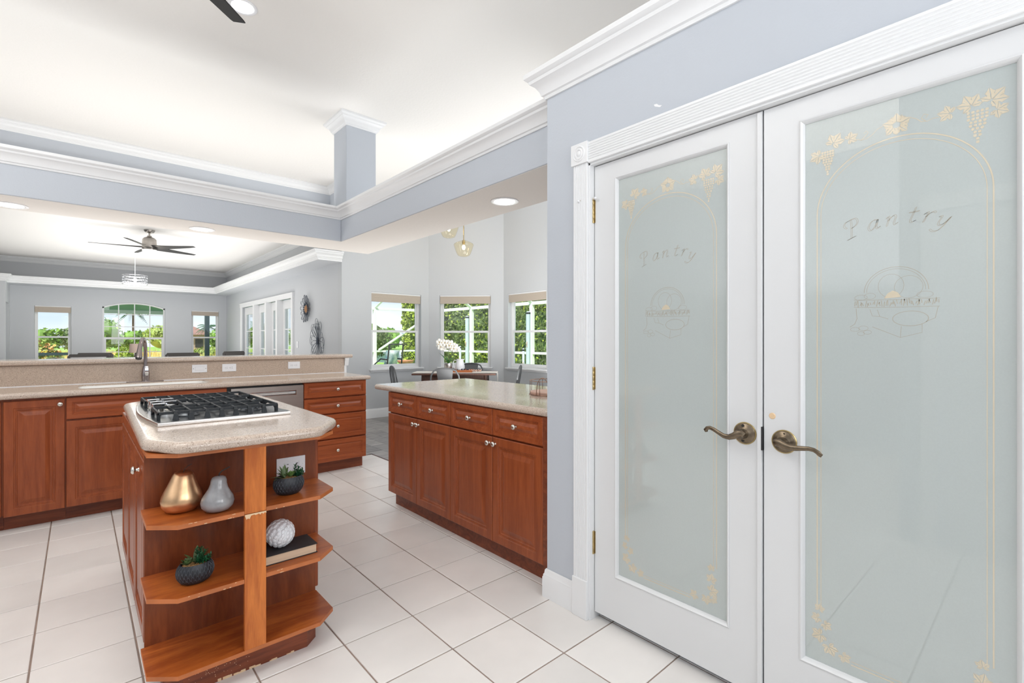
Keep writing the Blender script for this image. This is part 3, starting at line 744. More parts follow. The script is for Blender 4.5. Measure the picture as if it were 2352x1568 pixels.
def etching(pane, root, yl, uR, tag_):
    E = Etch(); rnd = random.Random(5); E2 = Etch()
    def archline(uL, ur, zs, zt, zb, w):
        c = (uL+ur)/2; rx = (ur-uL)/2; pts = [(uL, zb)]+[(uL, zb+(zs-zb)*k/8) for k in range(1, 8)]
        pts += [(c+rx*math.cos(PI-PI*k/40), zs+(zt-zs)*math.sin(PI*k/40)) for k in range(41)]
        pts += [(ur, zs-(zs-.415)*k/8) for k in range(1, 9)]
        E.ribbon(pts, w)
    archline(.034, .434, 1.655, 1.846, .412, .0032); archline(.0445, .422, 1.655, 1.832, .412, .0018)
    E.ribbon([(.125, .2805), (.332, .2805)], .0018); E.ribbon([(.125, .2705), (.332, .2705)], .0032)
    # lower leaves
    for (u, z, r, a) in [(.040, .405, .020, 80), (.037, .378, .022, 200), (.055, .364, .022, 330), (.045, .327, .031, 210), (.066, .299, .030, 300), (.104, .288, .024, 320),
                         (.414, .408, .020, 100), (.413, .366, .028, 80), (.412, .326, .032, 20), (.394, .296, .028, 280), (.352, .290, .026, 200), (.420, .300, .020, 330)]: E.leaf(u, z, r, a)
    # upper swag
    for (u, z, r, a) in [(.040, 1.846, .030, 205), (.078, 1.874, .034, 55), (.120, 1.874, .025, 25), (.350, 1.873, .028, 165), (.392, 1.878, .034, 115), (.430, 1.880, .036, 45), (.440, 1.852, .026, 330)]: E.leaf(u, z, r, a)
    for a in (90, 20, 160, 225, 315): 
        c, q = math.cos(math.radians(a)), math.sin(math.radians(a)); E.leaf(.235+.008*c, 1.880+.007*q, .027, a, 3)
    E.grapes(.063, 1.852, .036, .070); E.grapes(.404, 1.860, .044, .080)
    for pts in ([(.140, 1.868), (.150, 1.862), (.163, 1.862), (.176, 1.868), (.190, 1.882), (.204, 1.887)], [(.150, 1.862), (.160, 1.870), (.168, 1.880), (.163, 1.886), (.158, 1.880)],
                [(.268, 1.890), (.280, 1.882), (.290, 1.871), (.303, 1.868), (.316, 1.872), (.328, 1.870)], [(.300, 1.869), (.290, 1.880), (.296, 1.890), (.305, 1.885), (.300, 1.879)]): E.ribbon(pts, .0016)
    # lettering
    nib = Vector((math.cos(math.radians(30)), math.sin(math.radians(30))))*.0021
    for ch, u, z, rot, sc in (('P', .116, 1.566, 22, .052), ('a', .167, 1.584, 12, .042), ('n', .210, 1.592, 6, .042), ('t', .256, 1.594, 0, .042), ('r', .290, 1.590, -7, .042), ('y', .318, 1.576, -16, .042)):
        c, q = math.cos(math.radians(rot)), math.sin(math.radians(rot))
        for st in letter_strokes(ch):
            # smooth
            P = [Vector(((p[0]+p[1]*.16), p[1])) for p in st]; S = []
            for i in range(len(P)-1):
                p0, p1, p2, p3 = P[max(i-1, 0)], P[i], P[i+1], P[min(i+2, len(P)-1)]
                for k in range(4):
                    t = k/4; S.append(.5*((2*p1)+(p2-p0)*t+(2*p0-5*p1+4*p2-p3)*t*t+(3*p1-p0-3*p2+p3)*t**3))
            S.append(P[-1]); S = [Vector((u+sc*(v.x*c-v.y*q), z+sc*(v.x*q+v.y*c))) for v in S]
            loop = [v+nib for v in S]+[v-nib for v in S[::-1]]
            E2.ribbon(loop, .0011, True)
    # basket, loaf, crate
    def ln(pts, w=.0011, cl=False): E2.ribbon(pts, w, cl)
    for r_, w in ((.0, .0014), (.006, .0010)):
        ln([(.232+(.074-r_)*math.cos(PI-PI*k/24), 1.402+(.070-r_)*math.sin(PI*k/24)) for k in range(25)], w)
    ln([(.222+.030*math.cos(2*PI*k/20), 1.418+.034*math.sin(2*PI*k/20)) for k in range(20)], .0009, True)
    ln([(.262+.032*math.cos(2*PI*k/20), 1.412+.032*math.sin(2*PI*k/20)) for k in range(20)], .0009, True)
    E.poly([(.206, 1.382), (.214, 1.396), (.226, 1.404), (.238, 1.398), (.246, 1.384)])
    for z in (1.358, 1.380): ln([(.132, z+.002), (.180, z-.001), (.250, z-.003), (.330, z-.004)])
    for k in range(44):
        u = .134+.0045*k; ln([(u, 1.358+rnd.random()*.008), (u+rnd.uniform(-.004, .004), 1.370+rnd.random()*.010)], .0018)
    for e in ((.150, 1.388, .016, .008), (.172, 1.391, .014, .009), (.298, 1.388, .018, .009)): ln([(e[0]+e[2]*math.cos(2*PI*k/14), e[1]+e[3]*math.sin(2*PI*k/14)) for k in range(14)], .0008, True)
    ln([(.266+.040*math.cos(2*PI*k/26), 1.322+.021*math.sin(2*PI*k/26)) for k in range(26)], .0014, True)
    ln([(.138, 1.356), (.140, 1.325), (.134, 1.309), (.122, 1.300)], .0013); ln([(.326, 1.354), (.320, 1.322), (.300, 1.312)], .0012)
    ln([(.172, 1.352), (.178, 1.332), (.196, 1.330)]); ln([(.190, 1.350), (.196, 1.330), (.216, 1.322)]); ln([(.178, 1.300), (.244, 1.268), (.292, 1.282), (.292, 1.306)], .0011); ln([(.244, 1.268), (.246, 1.300)])
    for e in ((.135, 1.293, .012, .006), (.156, 1.296, .012, .007), (.166, 1.284, .010, .006), (.150, 1.280, .009, .006)): ln([(e[0]+e[2]*math.cos(2*PI*k/14), e[1]+e[3]*math.sin(2*PI*k/14)) for k in range(14)], .0008, True)
    for EE, nm, mt in ((E, 'etched_border', 'etch'), (E2, 'etched_lettering_and_basket', 'etch2')):
        EE.v = [(1.7562+v[0], yl-v[1], v[2]) for v in EE.v]
        EE.build(nm, mt, pane)
etching(G1, D1, 1.265, 0, '1'); etching(G2, D2, .538, 0, '2')

# ---- recessed lights
def can(x, y, z, label, group, warm=True, r=.094, e=None):
    t = thing('recessed_light', (x, y, z), label, 'ceiling light', group)
    MB().lathe([(r, -.0005), (r, -.004), (r*.93, -.007), (r*.80, -.006), (r*.74, -.003), (r*.74, -.0005)], (x, y, z), 32).build('trim_ring', 'plate', t, smooth=True)
    MB().lathe([(.0005, -.0045), (r*.735, -.0045), (r*.735, -.001), (.0005, -.001)], (x, y, z), 28).build('diffuser', 'lampglow' if warm else 'coolglow', t)
    if e: lamp('recessed_lamp', 'AREA', (x, y, z-.02), e, (1, .93, .83) if warm else (.98, .98, 1), r*1.5, shape='DISK')
    return t
can(2.149, 2.478, 2.1995, 'lit round downlight in the soffit over the long island', 'downlights in the soffits')
can(.781, 4.80, 2.1995, 'lit round downlight in the soffit over the sink, right of the ceiling fan view', 'downlights in the soffits')
can(-.353, 4.83, 2.1995, 'lit round downlight in the soffit at the left edge of the photo', 'downlights in the soffits')
can(.815, 3.60, CZ, 'bright round downlight in the high ceiling behind the black fan blade', None, False, .088)

# ================================================================== KITCHEN
def off_poly(poly, d):
    """inset a CCW polygon by d"""
    n = len(poly); out = []
    for i in range(n):
        p0, p1, p2 = Vector(poly[i-1]), Vector(poly[i]), Vector(poly[(i+1) % n])
        a = (p1-p0).normalized(); b = (p2-p1).normalized(); na = Vector((-a.y, a.x)); nb = Vector((-b.y, b.x))
        o = na+nb; o = o/max(.2, o.dot(na)); out.append((p1.x+o.x*d, p1.y+o.y*d))
    return out
def round_corners(poly, r, k=4):
    out = []; n = len(poly)
    for i in range(n):
        p0, p1, p2 = Vector(poly[i-1]), Vector(poly[i]), Vector(poly[(i+1) % n])
        a = (p0-p1).normalized(); b = (p2-p1).normalized()
        for q in range(k+1):
            t = q/k; A = p1+a*r; B = p1+b*r; out.append(tuple((1-t)**2*A+2*t*(1-t)*p1+t*t*B))
    return out
def slab(poly, z0, z1, r=.012):
    mb = MB(); rings = []
    for a in (0, 30, 60, 90): rings.append((r*(1-math.sin(math.radians(a))), z0+r*(1-math.cos(math.radians(a)))))
    for a in (90, 60, 30, 0): rings.append((r*(1-math.sin(math.radians(a))), z1-r*(1-math.cos(math.radians(a)))))
    rings = [(r*1.35, z0)]+rings+[(r*1.35, z1)]
    mb.loft([[(x, y, z) for x, y in off_poly(poly, i)] for i, z in rings]); return mb
DOOR = [(0, 0), (0, -.018), (.003, -.021), (.046, -.021), (.049, -.0175), (.0545, -.0175), (.056, -.014), (.061, -.014), (.064, -.0105), (.073, -.0105), (.098, -.0185)]
DRAW = [(0, 0), (0, -.018), (.003, -.021), (.030, -.021), (.032, -.0175), (.036, -.0175), (.0375, -.014), (.041, -.014), (.043, -.011), (.049, -.011), (.066, -.0185)]
FLATD = [(0, 0), (0, -.018), (.003, -.021), (.038, -.021), (.040, -.0175), (.044, -.0175), (.048, -.0125), (.054, -.0125), (.056, -.0135)]
def panel(F, s0, z0, s1, z1, prof, name, m, parent):
    mb = MB(); rings = [[F(s0+i, d, z0+i), F(s1-i, d, z0+i), F(s1-i, d, z1-i), F(s0+i, d, z1-i)] for i, d in prof]
    mb.loft(rings); return mb.build(name, m, parent, fixn=True)
def knob(F, s, z, parent, r=.0155, d0=-.02):
    mb = MB(); prof = [(.0005, 0), (.0085, 0), (.0085, -.002), (.0055, -.005), (.005, -.011), (.009, -.014), (r, -.018), (r, -.021), (r*.8, -.0255), (r*.4, -.028), (.0005, -.0285)]
    mb.loft([[F(s+q*math.cos(2*PI*k/20), d0+h, z+q*math.sin(2*PI*k/20)) for k in range(20)] for q, h in prof])
    return mb.build('knob', 'nickel', parent, smooth=True, sharp=50, fixn=True)

# ---- sink run
FS = frame_of((-1.7, 4.576), (2.2, 4.576), (0, 1))       # s = X+1.7
def base_cab(name, F, s0, s1, depth, label, cat='cabinet', group=None, zt=.872, toe=.076, bodym='cherry'):
    t = thing(name, F((s0+s1)/2, depth/2, 0), label, cat, group)
    mb = MB(); lbox(mb, F, s0, 0, .112, s1, depth, zt); mb.build('body', bodym, t, fixn=True)
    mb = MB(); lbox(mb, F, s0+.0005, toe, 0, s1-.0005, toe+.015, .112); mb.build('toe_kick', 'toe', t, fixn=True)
    return t
c = base_cab('base_cabinet', FS, 0, 1.331, .57, 'cherry base cabinet cut off by the left edge of the photo')
for a, b in ((.02, .44), (.445, .88), (.885, 1.325)): panel(FS, a, .110, b, .858, DOOR, 'door', 'cherry', c)
c = base_cab('base_cabinet', FS, 1.331, 1.634, .57, 'narrow cherry base cabinet with one full-height door, left of the sink cabinet')
d = panel(FS, 1.336, .104, 1.630, .857, DOOR, 'door', 'cherry', c); knob(FS, 1.607, .822, d)
c = thing('sink_cabinet', FS(2.125, .28, 0), 'wide cherry sink cabinet with a long false drawer over two doors', 'cabinet')
mb = MB(); lbox(mb, FS, 1.634, 0, .112, 2.617, .57, .13); lbox(mb, FS, 1.634, 0, .13, 1.65, .57, .872); lbox(mb, FS, 2.601, 0, .13, 2.617, .57, .872); lbox(mb, FS, 1.65, 0, .13, 2.601, .012, .872); mb.build('body', 'cherry', c, fixn=True)
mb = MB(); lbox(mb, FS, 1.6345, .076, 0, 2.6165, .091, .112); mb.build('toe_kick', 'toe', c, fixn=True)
panel(FS, 1.638, .712, 2.614, .862, DRAW, 'false_drawer', 'cherry_h', c)
panel(FS, 1.638, .104, 2.124, .700, DOOR, 'door', 'cherry', c); d = panel(FS, 2.128, .104, 2.614, .700, DOOR, 'door', 'cherry', c); knob(FS, 2.16, .66, d)
# dishwasher
dw = thing('dishwasher', FS(2.935, .28, 0), 'stainless dishwasher with a recessed pocket handle, between the sink cabinet and the drawers', 'dishwasher')
mb = MB(); lbox(mb, FS, 2.620, .012, .10, 3.228, .56, .868); mb.build('tub', 'black', dw, fixn=True)
mb = MB(); lbox(mb, FS, 2.620, .06, 0, 3.228, .075, .10); mb.build('kick_plate', 'black', dw, fixn=True)
mb = MB(); z0, z1 = .115, .855; hx0, hx1, hz0, hz1 = 2.735, 3.165, .772, .812
f0 = -.022; a, b = 2.645, 3.226
lbox(mb, FS, a, f0, z0, hx0, .01, z1); lbox(mb, FS, hx1, f0, z0, b, .01, z1); lbox(mb, FS, hx0, f0, hz1, hx1, .01, z1); lbox(mb, FS, hx0, f0, z0, hx1, .01, hz0); lbox(mb, FS, hx0, -.004, hz0, hx1, .01, hz1)
mb.build('door', 'ssdw', dw, fixn=True)
mb = MB(); rect_frame(mb, FS, hx0, hz0, hx1, hz1, f0-.0012, f0+.002, .004); 
k = len(mb.v); prof = [(0, .004), (-.010, .010), (-.015, .020), (-.010, .030), (0, .036)]
mb.loft([[FS(s, f0+.016+u*.6, hz0+v) for u, v in prof] for s in (hx0+.004, hx1-.004)]); mb.build('pocket_handle', 'chrome', dw, fixn=True)
c = base_cab('drawer_cabinet', FS, 3.230, 3.835, .57, 'four-drawer cherry cabinet at the right end of the sink run', 'cabinet')
for z0, z1, pr, kz in ((.727, .869, DRAW, .797), (.570, .713, DRAW, .640), (.331, .556, FLATD, .445), (.114, .317, FLATD, .216)):
    d = panel(FS, 3.234, z0, 3.830, z1, pr, 'drawer', 'cherry_h', c); knob(FS, 3.540, kz, d)
# countertop with integral sink opening
CTX0, CTX1, CTY0, CTY1 = -1.7, 2.165, 4.528, 5.150; SX0, SX1, SY0, SY1 = .0, .82, 4.655, 5.035
CT = thing('countertop', (.3, 4.84, .872), 'speckled beige countertop along the sink run with a white sink let into it', 'countertop')
mb = MB(); zt, zb = .912, .872; r = .02
mb.box(CTX0, CTY0+r, zb, SX0, CTY1, zt).box(SX1, CTY0+r, zb, CTX1-r, CTY1, zt).box(SX0, CTY0+r, zb, SX1, SY0, zt).box(SX0, SY1, zb, SX1, CTY1, zt)
mb.build('slab', 'stone', CT)
BN = [(0, 0), (r*.5, .0015), (r*.87, .008), (r, .016), (r, .024), (r*.87, .032), (r*.5, .0385), (0, .04)]
MB().mould([(CTX0, CTY0+r), (CTX1-r, CTY0+r), (CTX1-r, CTY1)], BN, zb).build('rounded_edge', 'stone', CT, smooth=True)
mb = MB(); ip = [(SX0, SY0), (SX1, SY0), (SX1, SY1), (SX0, SY1)]
ipr = round_corners(ip, .05, 5)
mb.loft([[(x, y, .902) for x, y in off_poly(ipr, -.002)], [(x, y, .902) for x, y in off_poly(ipr, .006)], [(x, y, .72) for x, y in off_poly(ipr, .03)], [(x, y, .70) for x, y in off_poly(ipr, .06)]], cap=False)
k = len(mb.v); n = len(ipr); mb.f.append(tuple(range(k-n, k)))
SK = thing('kitchen_sink', (.41, 4.845, .70), 'long white undermount sink below the faucet', 'sink'); mb.build('basin', 'sink', SK, smooth=True, sharp=60)
# corner fillets of the opening
for cx_, cy_, a0 in ((SX0, SY0, 180), (SX1, SY0, 270), (SX1, SY1, 0), (SX0, SY1, 90)):
    ccx = cx_+.05*(1 if cx_ == SX0 else -1); ccy = cy_+.05*(1 if cy_ == SY0 else -1)
    MB().prism([(cx_, cy_)]+arc(ccx, ccy, .05, a0+90, a0, 6), zb, zt-.0002).build('opening_corner', 'stone', CT, fixn=True)
MB().lathe([(.0005, .702), (.045, .702), (.045, .706), (.0005, .706)], (.42, 4.84, 0), 20).build('drain', 'nickel', SK)
# bar wall, backsplash, bar top
MB().box(-1.7, 5.160, 0, 2.155, 5.30, 1.068).build('wall_bar', 'wall', kind='structure')
o = MB().box(-1.7, 5.146, .912, 2.155, 5.160, 1.068).build('backsplash', 'stone_v'); tag(o, 'speckled beige backsplash rising from the sink counter to the bar ledge', 'backsplash')
MB().box(-1.7, 5.1415, .912, 2.155, 5.146, .9165).build('trim_11', 'plate', kind='structure')
mb = MB().box(2.155, 5.150, 0, 2.182, 5.31, 1.069); mb.prism([(5.150, 1.069), (5.150, .99), (5.143, .985), (5.138, 1.0), (5.132, 1.03), (5.126, 1.05), (5.124, 1.069)], 2.158, 2.200, lambda x, y, z: (z, x, y))
mb.build('trim_12', 'trim', kind='structure', fixn=True)
mb = slab([(-1.7, 5.118), (2.238, 5.118), (2.238, 5.52), (-1.7, 5.52)], 1.070, 1.108, .012); o = mb.build('bar_top', 'stone', smooth=True, sharp=40); tag(o, 'raised speckled beige bar ledge behind the faucet', 'bar top')
def wallplate(x, z, label, kind, Y=5.146, w=.116, h=.071):
    t = thing('light_switch' if kind == 'sw' else 'wall_outlet', (x, Y, z-h/2), label, 'switch' if kind == 'sw' else 'outlet')
    MB().box(x-w/2, Y-.005, z-h/2, x+w/2, Y, z+h/2).build('plate', 'plate', t, bev=.0025)
    if kind == 'sw':
        mb = MB(); mb.box(x-.034, Y-.0065, z-.016, x+.034, Y-.0045, z+.016); mb.build('rocker', 'plate', t, bev=.001)
        MB().box(x-.0345, Y-.0053, z-.0168, x+.0345, Y-.0049, z+.0168).build('rocker_gap', 'chairgrey', t)
        for sx in (-.048, .048): MB().lathe([(.0005, -.0062), (.0028, -.0062), (.0028, -.004), (.0005, -.004)], (x+sx, Y, z), 8, 'y').build('screw', 'gap', t)
    else:
        for sx in (-.021, .021):
            r_ = MB().lathe([(.0005, -.0068), (.0155, -.0068), (.0165, -.0055), (.0165, -.004), (.0005, -.004)], (x+sx, Y, z), 20, 'y').build('receptacle', 'etch' if kind == 'oc' else 'plate', t, smooth=True)
            for dz in (-.0055, .0055): MB().box(x+sx-.001, Y-.0072, z+dz-.0009, x+sx+.007, Y-.0066, z+dz+.0009).build('slot', 'gap', r_)
            MB().lathe([(.0005, -.0072), (.002, -.0072), (.002, -.006), (.0005, -.006)], (x+sx-.008, Y, z), 8, 'y').build('ground_hole', 'gap', r_)
        MB().lathe([(.0005, -.0065), (.002, -.0065), (.002, -.004), (.0005, -.004)], (x, Y, z), 8, 'y').build('screw', 'nickel', t)
    return t
wallplate(.816, 1.005, 'white rocker switch plate on the backsplash, right of the faucet', 'sw')
wallplate(1.052, 1.004, 'white double outlet on the backsplash next to the switch plate', 'o')
wallplate(1.632, 1.008, 'white double outlet on the backsplash above the drawer cabinet', 'o')
# faucet
fa = thing('kitchen_faucet', (.42, 5.085, .912), 'brushed nickel gooseneck kitchen faucet on a long base plate behind the sink', 'faucet')
pl = [(.42+x, 5.085+y) for x, y in [(-.095, -.027), (.095, -.027), (.122, -.018), (.127, 0), (.122, .018), (.095, .027), (-.095, .027), (-.122, .018), (-.127, 0), (-.122, -.018)]]
slab(pl, .912, .919, .003).build('base_plate', 'faucet', fa, smooth=True)
MB().lathe([(.0005, 0), (.027, 0), (.026, .012), (.028, .03), (.028, .06), (.025, .085), (.020, .108), (.0175, .125), (.0005, .126)], (.42, 5.085, .918), 28).build('body', 'faucet', fa, smooth=True, sharp=60)
pth = [(.42, 5.085, 1.03), (.42, 5.085, 1.10), (.42, 5.084, 1.16), (.418, 5.076, 1.205), (.412, 5.055, 1.245), (.403, 5.020, 1.270), (.393, 4.983, 1.273), (.383, 4.950, 1.255), (.375, 4.925, 1.225)]
MB().tube(pth, [.0135]*9, 16).build('gooseneck', 'faucet', fa, smooth=True)
MB().tube([(.3755, 4.927, 1.229), (.371, 4.912, 1.200), (.365, 4.893, 1.160), (.361, 4.880, 1.130), (.359, 4.874, 1.116)], [.0145, .016, .0195, .0235, .0225], 20).build('spray_head', 'faucet', fa, smooth=True)
MB().cyl((.3588, 4.8735, 1.116), (.358, 4.871, 1.110), .020, .019, 20).build('nozzle', 'black', fa)
mb = MB(); mb.loft([[(.4255+a*.012*w_, y, z) for a, y, z in ((-1, y0_, z0_), (1, y0_, z0_), (1, y0_-.006, z0_), (-1, y0_-.006, z0_))] for w_, y0_, z0_ in ((.7, 5.060, .965), (1.1, 5.052, .985), (1.0, 5.054, 1.02), (.8, 5.060, 1.045))])
mb.build('lever_handle', 'chrome', fa, bev=.002, fixn=True)

# ---- cooktop island
IS = thing('cooktop_island', (.48, 2.8, 0), 'cherry island with open end shelves under a speckled top, gas cooktop above', 'kitchen island')
MB().box(.204, 2.280, .112, .8145, 3.47, .872).build('body', 'cherry', IS)
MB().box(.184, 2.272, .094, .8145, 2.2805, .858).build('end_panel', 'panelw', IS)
toe = [(.226, 2.14), (.278, 2.062), (.702, 2.050), (.752, 2.095), (.752, 3.40), (.226, 3.40)]
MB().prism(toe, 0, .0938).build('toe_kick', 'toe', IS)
SH = [(.174, 2.2718), (.174, 2.069), (.254, 2.0), (.736, 2.0), (.8165, 2.073), (.8165, 2.2718)]
def clip_shelf(half):
    if half == 0: return [(.174, 2.2718), (.174, 2.069), (.254, 2.0), (.4585, 2.0), (.4585, 2.2718)]
    return [(.5335, 2.2718), (.5335, 2.0), (.736, 2.0), (.8165, 2.073), (.8165, 2.2718)]
def band(path, z0, z1, parent, nm='edge_band'):
    mb = MB().mould(path, [(0, 0), (.0012, 0), (.0012, z1-z0), (0, z1-z0)], z0); return mb.build(nm, 'edge', parent)
s = MB().prism(SH, .094, .109).build('bottom_shelf', 'shelf', IS); band([(.174, 2.27), (.174, 2.069), (.254, 2.0), (.736, 2.0), (.8165, 2.073), (.8165, 2.27)], .094, .1088, s)
NT = [(.174, 2.2718), (.174, 2.069), (.254, 2.0), (.459, 2.0), (.459, 2.0165), (.533, 2.0165), (.533, 2.0), (.736, 2.0), (.8165, 2.073), (.8165, 2.2718)]
for z in (.359, .611):
    s = MB().prism(NT, z, z+.0155).build('shelf', 'shelf', IS); band([(.174, 2.27), (.174, 2.069), (.254, 2.0), (.4585, 2.0)], z, z+.0153, s); band([(.5335, 2.0), (.736, 2.0), (.8165, 2.073), (.8165, 2.27)], z, z+.0153, s)
    rnd = random.Random(int(z*100)); mb = MB()
    for q in range(12):
        x = rnd.choice((rnd.uniform(.28, .34), rnd.uniform(.39, .44), rnd.uniform(.56, .60))); h_ = rnd.uniform(.001, .0025); zz = z+rnd.choice((.0125, .001)); mb.box(x, 1.9982, zz, x+rnd.uniform(.002, .009), 2.0, zz+h_)
    mb.build('worn_spots', 'chip', s, kind='stuff')
s = MB().prism(SH, .857, .8715).build('top_board', 'shelf', IS); band([(.174, 2.27), (.174, 2.069), (.254, 2.0), (.736, 2.0), (.8165, 2.073), (.8165, 2.27)], .857, .871, s)
MB().box(.4595, 1.998, .109, .5325, 2.016, .613).build('post', 'post', IS, bev=.0008); p2 = MB().box(.4595, 1.998, .6145, .5325, 2.016, .857).build('post', 'post', IS, bev=.0008)
mb = MB(); rnd = random.Random(3)
top = [(.4595+.0733*k/14, .613-abs(math.sin(k*1.7))*.004-(.012 if k in (1, 2, 3) else .002)-.004*rnd.random()) for k in range(15)]
mb.prism([(.4595, .613)]+top+[(.5325, .613)], 1.9962, 1.9972, lambda x, y, z: (x, z, y)); mb.build('worn_patch', 'chip', IS, fixn=True)
# chips and drips along the toe kick
mb = MB()
for k in range(70):
    x = rnd.uniform(.28, .50); z = .045+.10*(x-.28)+rnd.gauss(0, .016)
    if .006 < z < .090:
        yy = 2.062-(x-.278)/.424*.012-.0006; s_ = rnd.uniform(.0008, .0022); mb.box(x, yy, z, x+s_, yy+.001, z+s_)
for k in range(14):
    x = rnd.uniform(.34, .69); yy = 2.062-(x-.278)/.424*.012-.0006; mb.box(x, yy, 0, x+rnd.uniform(.01, .035), yy+.001, rnd.uniform(.003, .010))
mb.build('worn_spots', 'chip', IS, kind='stuff')
FI = frame_of((.204, 2.29), (.204, 3.47), (1, 0))        # s = Y-2.23
w_ = 1.18/3
for k in range(3):
    a, b = k*w_+.003, (k+1)*w_-.003
    panel(FI, a, .806, b, .858, [(0, 0), (0, -.018), (.003, -.0205), (.008, -.0205)], 'top_rail', 'cherry_h', IS)
    d = panel(FI, a, .116, b, .800, DOOR, 'door', 'cherry', IS)
    if k == 0: knob(FI, .185, .736, d)
for k in range(2):
    FR_ = frame_of((.8145, 2.29), (.8145, 3.47), (-1, 0)); panel(FR_, .003+k*.59, .116, .587+k*.59, .856, DOOR, 'door', 'cherry', IS)
IT = [(.160, 2.105), (.250, 1.958), (.728, 1.948), (.864, 2.135), (.872, 3.46), (.815, 3.555), (.300, 3.535), (.184, 3.43)]
o = slab(round_corners(IT, .04, 4), .8725, .9125, .0185).build('island_countertop', 'stone', smooth=True, sharp=40); tag(o, 'speckled beige countertop with clipped corners under the gas cooktop', 'countertop')
# horizontal outlet on the end panel
t = thing('wall_outlet', (.707, 2.272, .6605), 'white outlet plate inside the island shelf, behind the succulent pot', 'outlet')
MB().box(.646, 2.2665, .6605, .768, 2.2717, .740).build('plate', 'plate', t, bev=.002)
f_ = MB().box(.677, 2.2650, .683, .742, 2.2670, .717).build('outlet_face', 'white_glaze', t); MB().box(.6765, 2.2661, .6825, .7425, 2.2664, .7175).build('face_gap', 'etch2', t)
for x, z, w2_, h2_ in ((.727, .709, .009, .0025), (.727, .694, .009, .0025), (.688, .709, .008, .0025), (.686, .694, .010, .0025)): MB().box(x, 2.2645, z, x+w2_, 2.2651, z+h2_).build('slot', 'gap', f_)
MB().lathe([(.0005, -.0062), (.0022, -.0062), (.0022, -.004), (.0005, -.004)], (.758, 2.272, .704), 8, 'y').build('screw', 'nickel', t)

# ---- gas cooktop
CK = thing('gas_cooktop', (.49, 2.82, .9125), 'stainless gas cooktop with black cast-iron grates set in the island', 'cooktop')
zt = .9125
outl = [(.236, 2.385), (.742, 2.392), (.748, 2.43), (.738, 2.50), (.734, 2.62), (.734, 3.05), (.738, 3.16), (.748, 3.24), (.236, 3.235)]+[(.236-.034*math.sin(PI*k/10), 3.235-.85*k/10) for k in range(1, 10)]
slab(outl, zt, zt+.0160, .0025).build('tray_rim', 'ss', CK, smooth=True, sharp=30)
inn = [(.262, 2.425), (.716, 2.43), (.716, 3.20), (.262, 3.195)]
MB().prism(off_poly(outl, .007), zt+.0159, zt+.0168).build('spill_tray', 'ssdark', CK)
BURN = [(.36, 2.55, .036), (.61, 2.55, .042), (.52, 2.81, .052), (.36, 3.08, .042), (.61, 3.08, .036)]
for x, y, r_ in BURN:
    b = MB().lathe([(.0005, 0), (r_*1.25, 0), (r_*1.25, .004), (r_*1.05, .010), (r_*1.0, .016), (.0005, .016)], (x, y, zt+.0165), 24).build('burner', 'ssdark', CK, smooth=True)
    MB().lathe([(.0005, .0), (r_*.98, .0), (r_*1.0, .004), (r_*.9, .008), (.0005, .009)], (x, y, zt+.0328), 24).build('burner_cap', 'iron', b, smooth=True)
ZG = .9635
def bar(mb, p, q, w=.010, h=.011):
    """iron bar p->q with rectangular section, top at z"""
    P_0, Q_0 = Vector(p), Vector(q); d = (Q_0-P_0); L_ = Vector((d.x, d.y)).length; n = Vector((-d.y, d.x))/max(L_, 1e-6)*w/2
    mb.loft([[(c_.x+n.x, c_.y+n.y, c_.z-h), (c_.x-n.x, c_.y-n.y, c_.z-h), (c_.x-n.x*.7, c_.y-n.y*.7, c_.z), (c_.x+n.x*.7, c_.y+n.y*.7, c_.z)] for c_ in (P_0, Q_0)])
def foot(mb, x, y, dy, z0=zt+.0165):
    """splayed foot from the grate edge down to the tray"""
    mb.loft([[(x-.006, y, ZG), (x+.006, y, ZG), (x+.006, y+dy*.25, ZG-.002), (x-.006, y+dy*.25, ZG-.002)],
             [(x-.006, y+dy*.25, ZG-.014), (x+.006, y+dy*.25, ZG-.014), (x+.007, y+dy*.75, ZG-.010), (x-.007, y+dy*.75, ZG-.010)],
             [(x-.011, y+dy*.55, z0), (x+.011, y+dy*.55, z0), (x+.011, y+dy, z0), (x-.011, y+dy, z0)]])
def grate(x0, x1, ya, yb, front, back, xs, cut=None):
    mb = MB(); xm0 = x0+(cut or 0)
    for y in (ya, yb): bar(mb, (xm0, y, ZG), (x1, y, ZG))
    for x in (xm0, x1): bar(mb, (x, ya, ZG), (x, yb, ZG))
    for i, x in enumerate(xs):
        if x <= xm0+.02: continue
        if i % 2: bar(mb, (x, ya, ZG), (x, yb, ZG))
        else: bar(mb, (x, ya, ZG), (x, ya+(yb-ya)*.30, ZG)); bar(mb, (x, yb-(yb-ya)*.30, ZG), (x, yb, ZG))
    ym = (ya+yb)/2
    bar(mb, (xm0+.05, ym, ZG), (x1-.05, ym, ZG), .008)
    for x in xs:
        if x <= xm0+.01: continue
        if front: foot(mb, x, ya, -.028)
        if back: foot(mb, x, yb, .028)
    for x in (xm0, x1):
        for y in (ya+.01, yb-.01): mb.box(x-.006, y-.008, zt+.0165, x+.006, y+.008, ZG-.006)
        # curved side skirt
        pts = [(ya, ZG-.004), (ya, zt+.0165), (ya+.012, zt+.0165)]+[(ya+.012+(yb-ya-.024)*k/10, zt+.0165+.024*math.sin(PI*k/10)**.5) for k in range(1, 10)]+[(yb-.012, zt+.0165), (yb, zt+.0165), (yb, ZG-.004)]
        mb.prism(pts, x-.004, x+.004, lambda a_, b_, c_: (c_, a_, b_))
    return mb.build('grate', 'iron', CK, fixn=True)
XS = [.302, .357, .415, .470, .524, .580, .640]
grate(.246, .700, 2.452, 2.672, True, False, XS)
grate(.246, .700, 2.690, 2.930, False, False, XS, .12)
grate(.246, .700, 2.948, 3.168, False, True, XS)
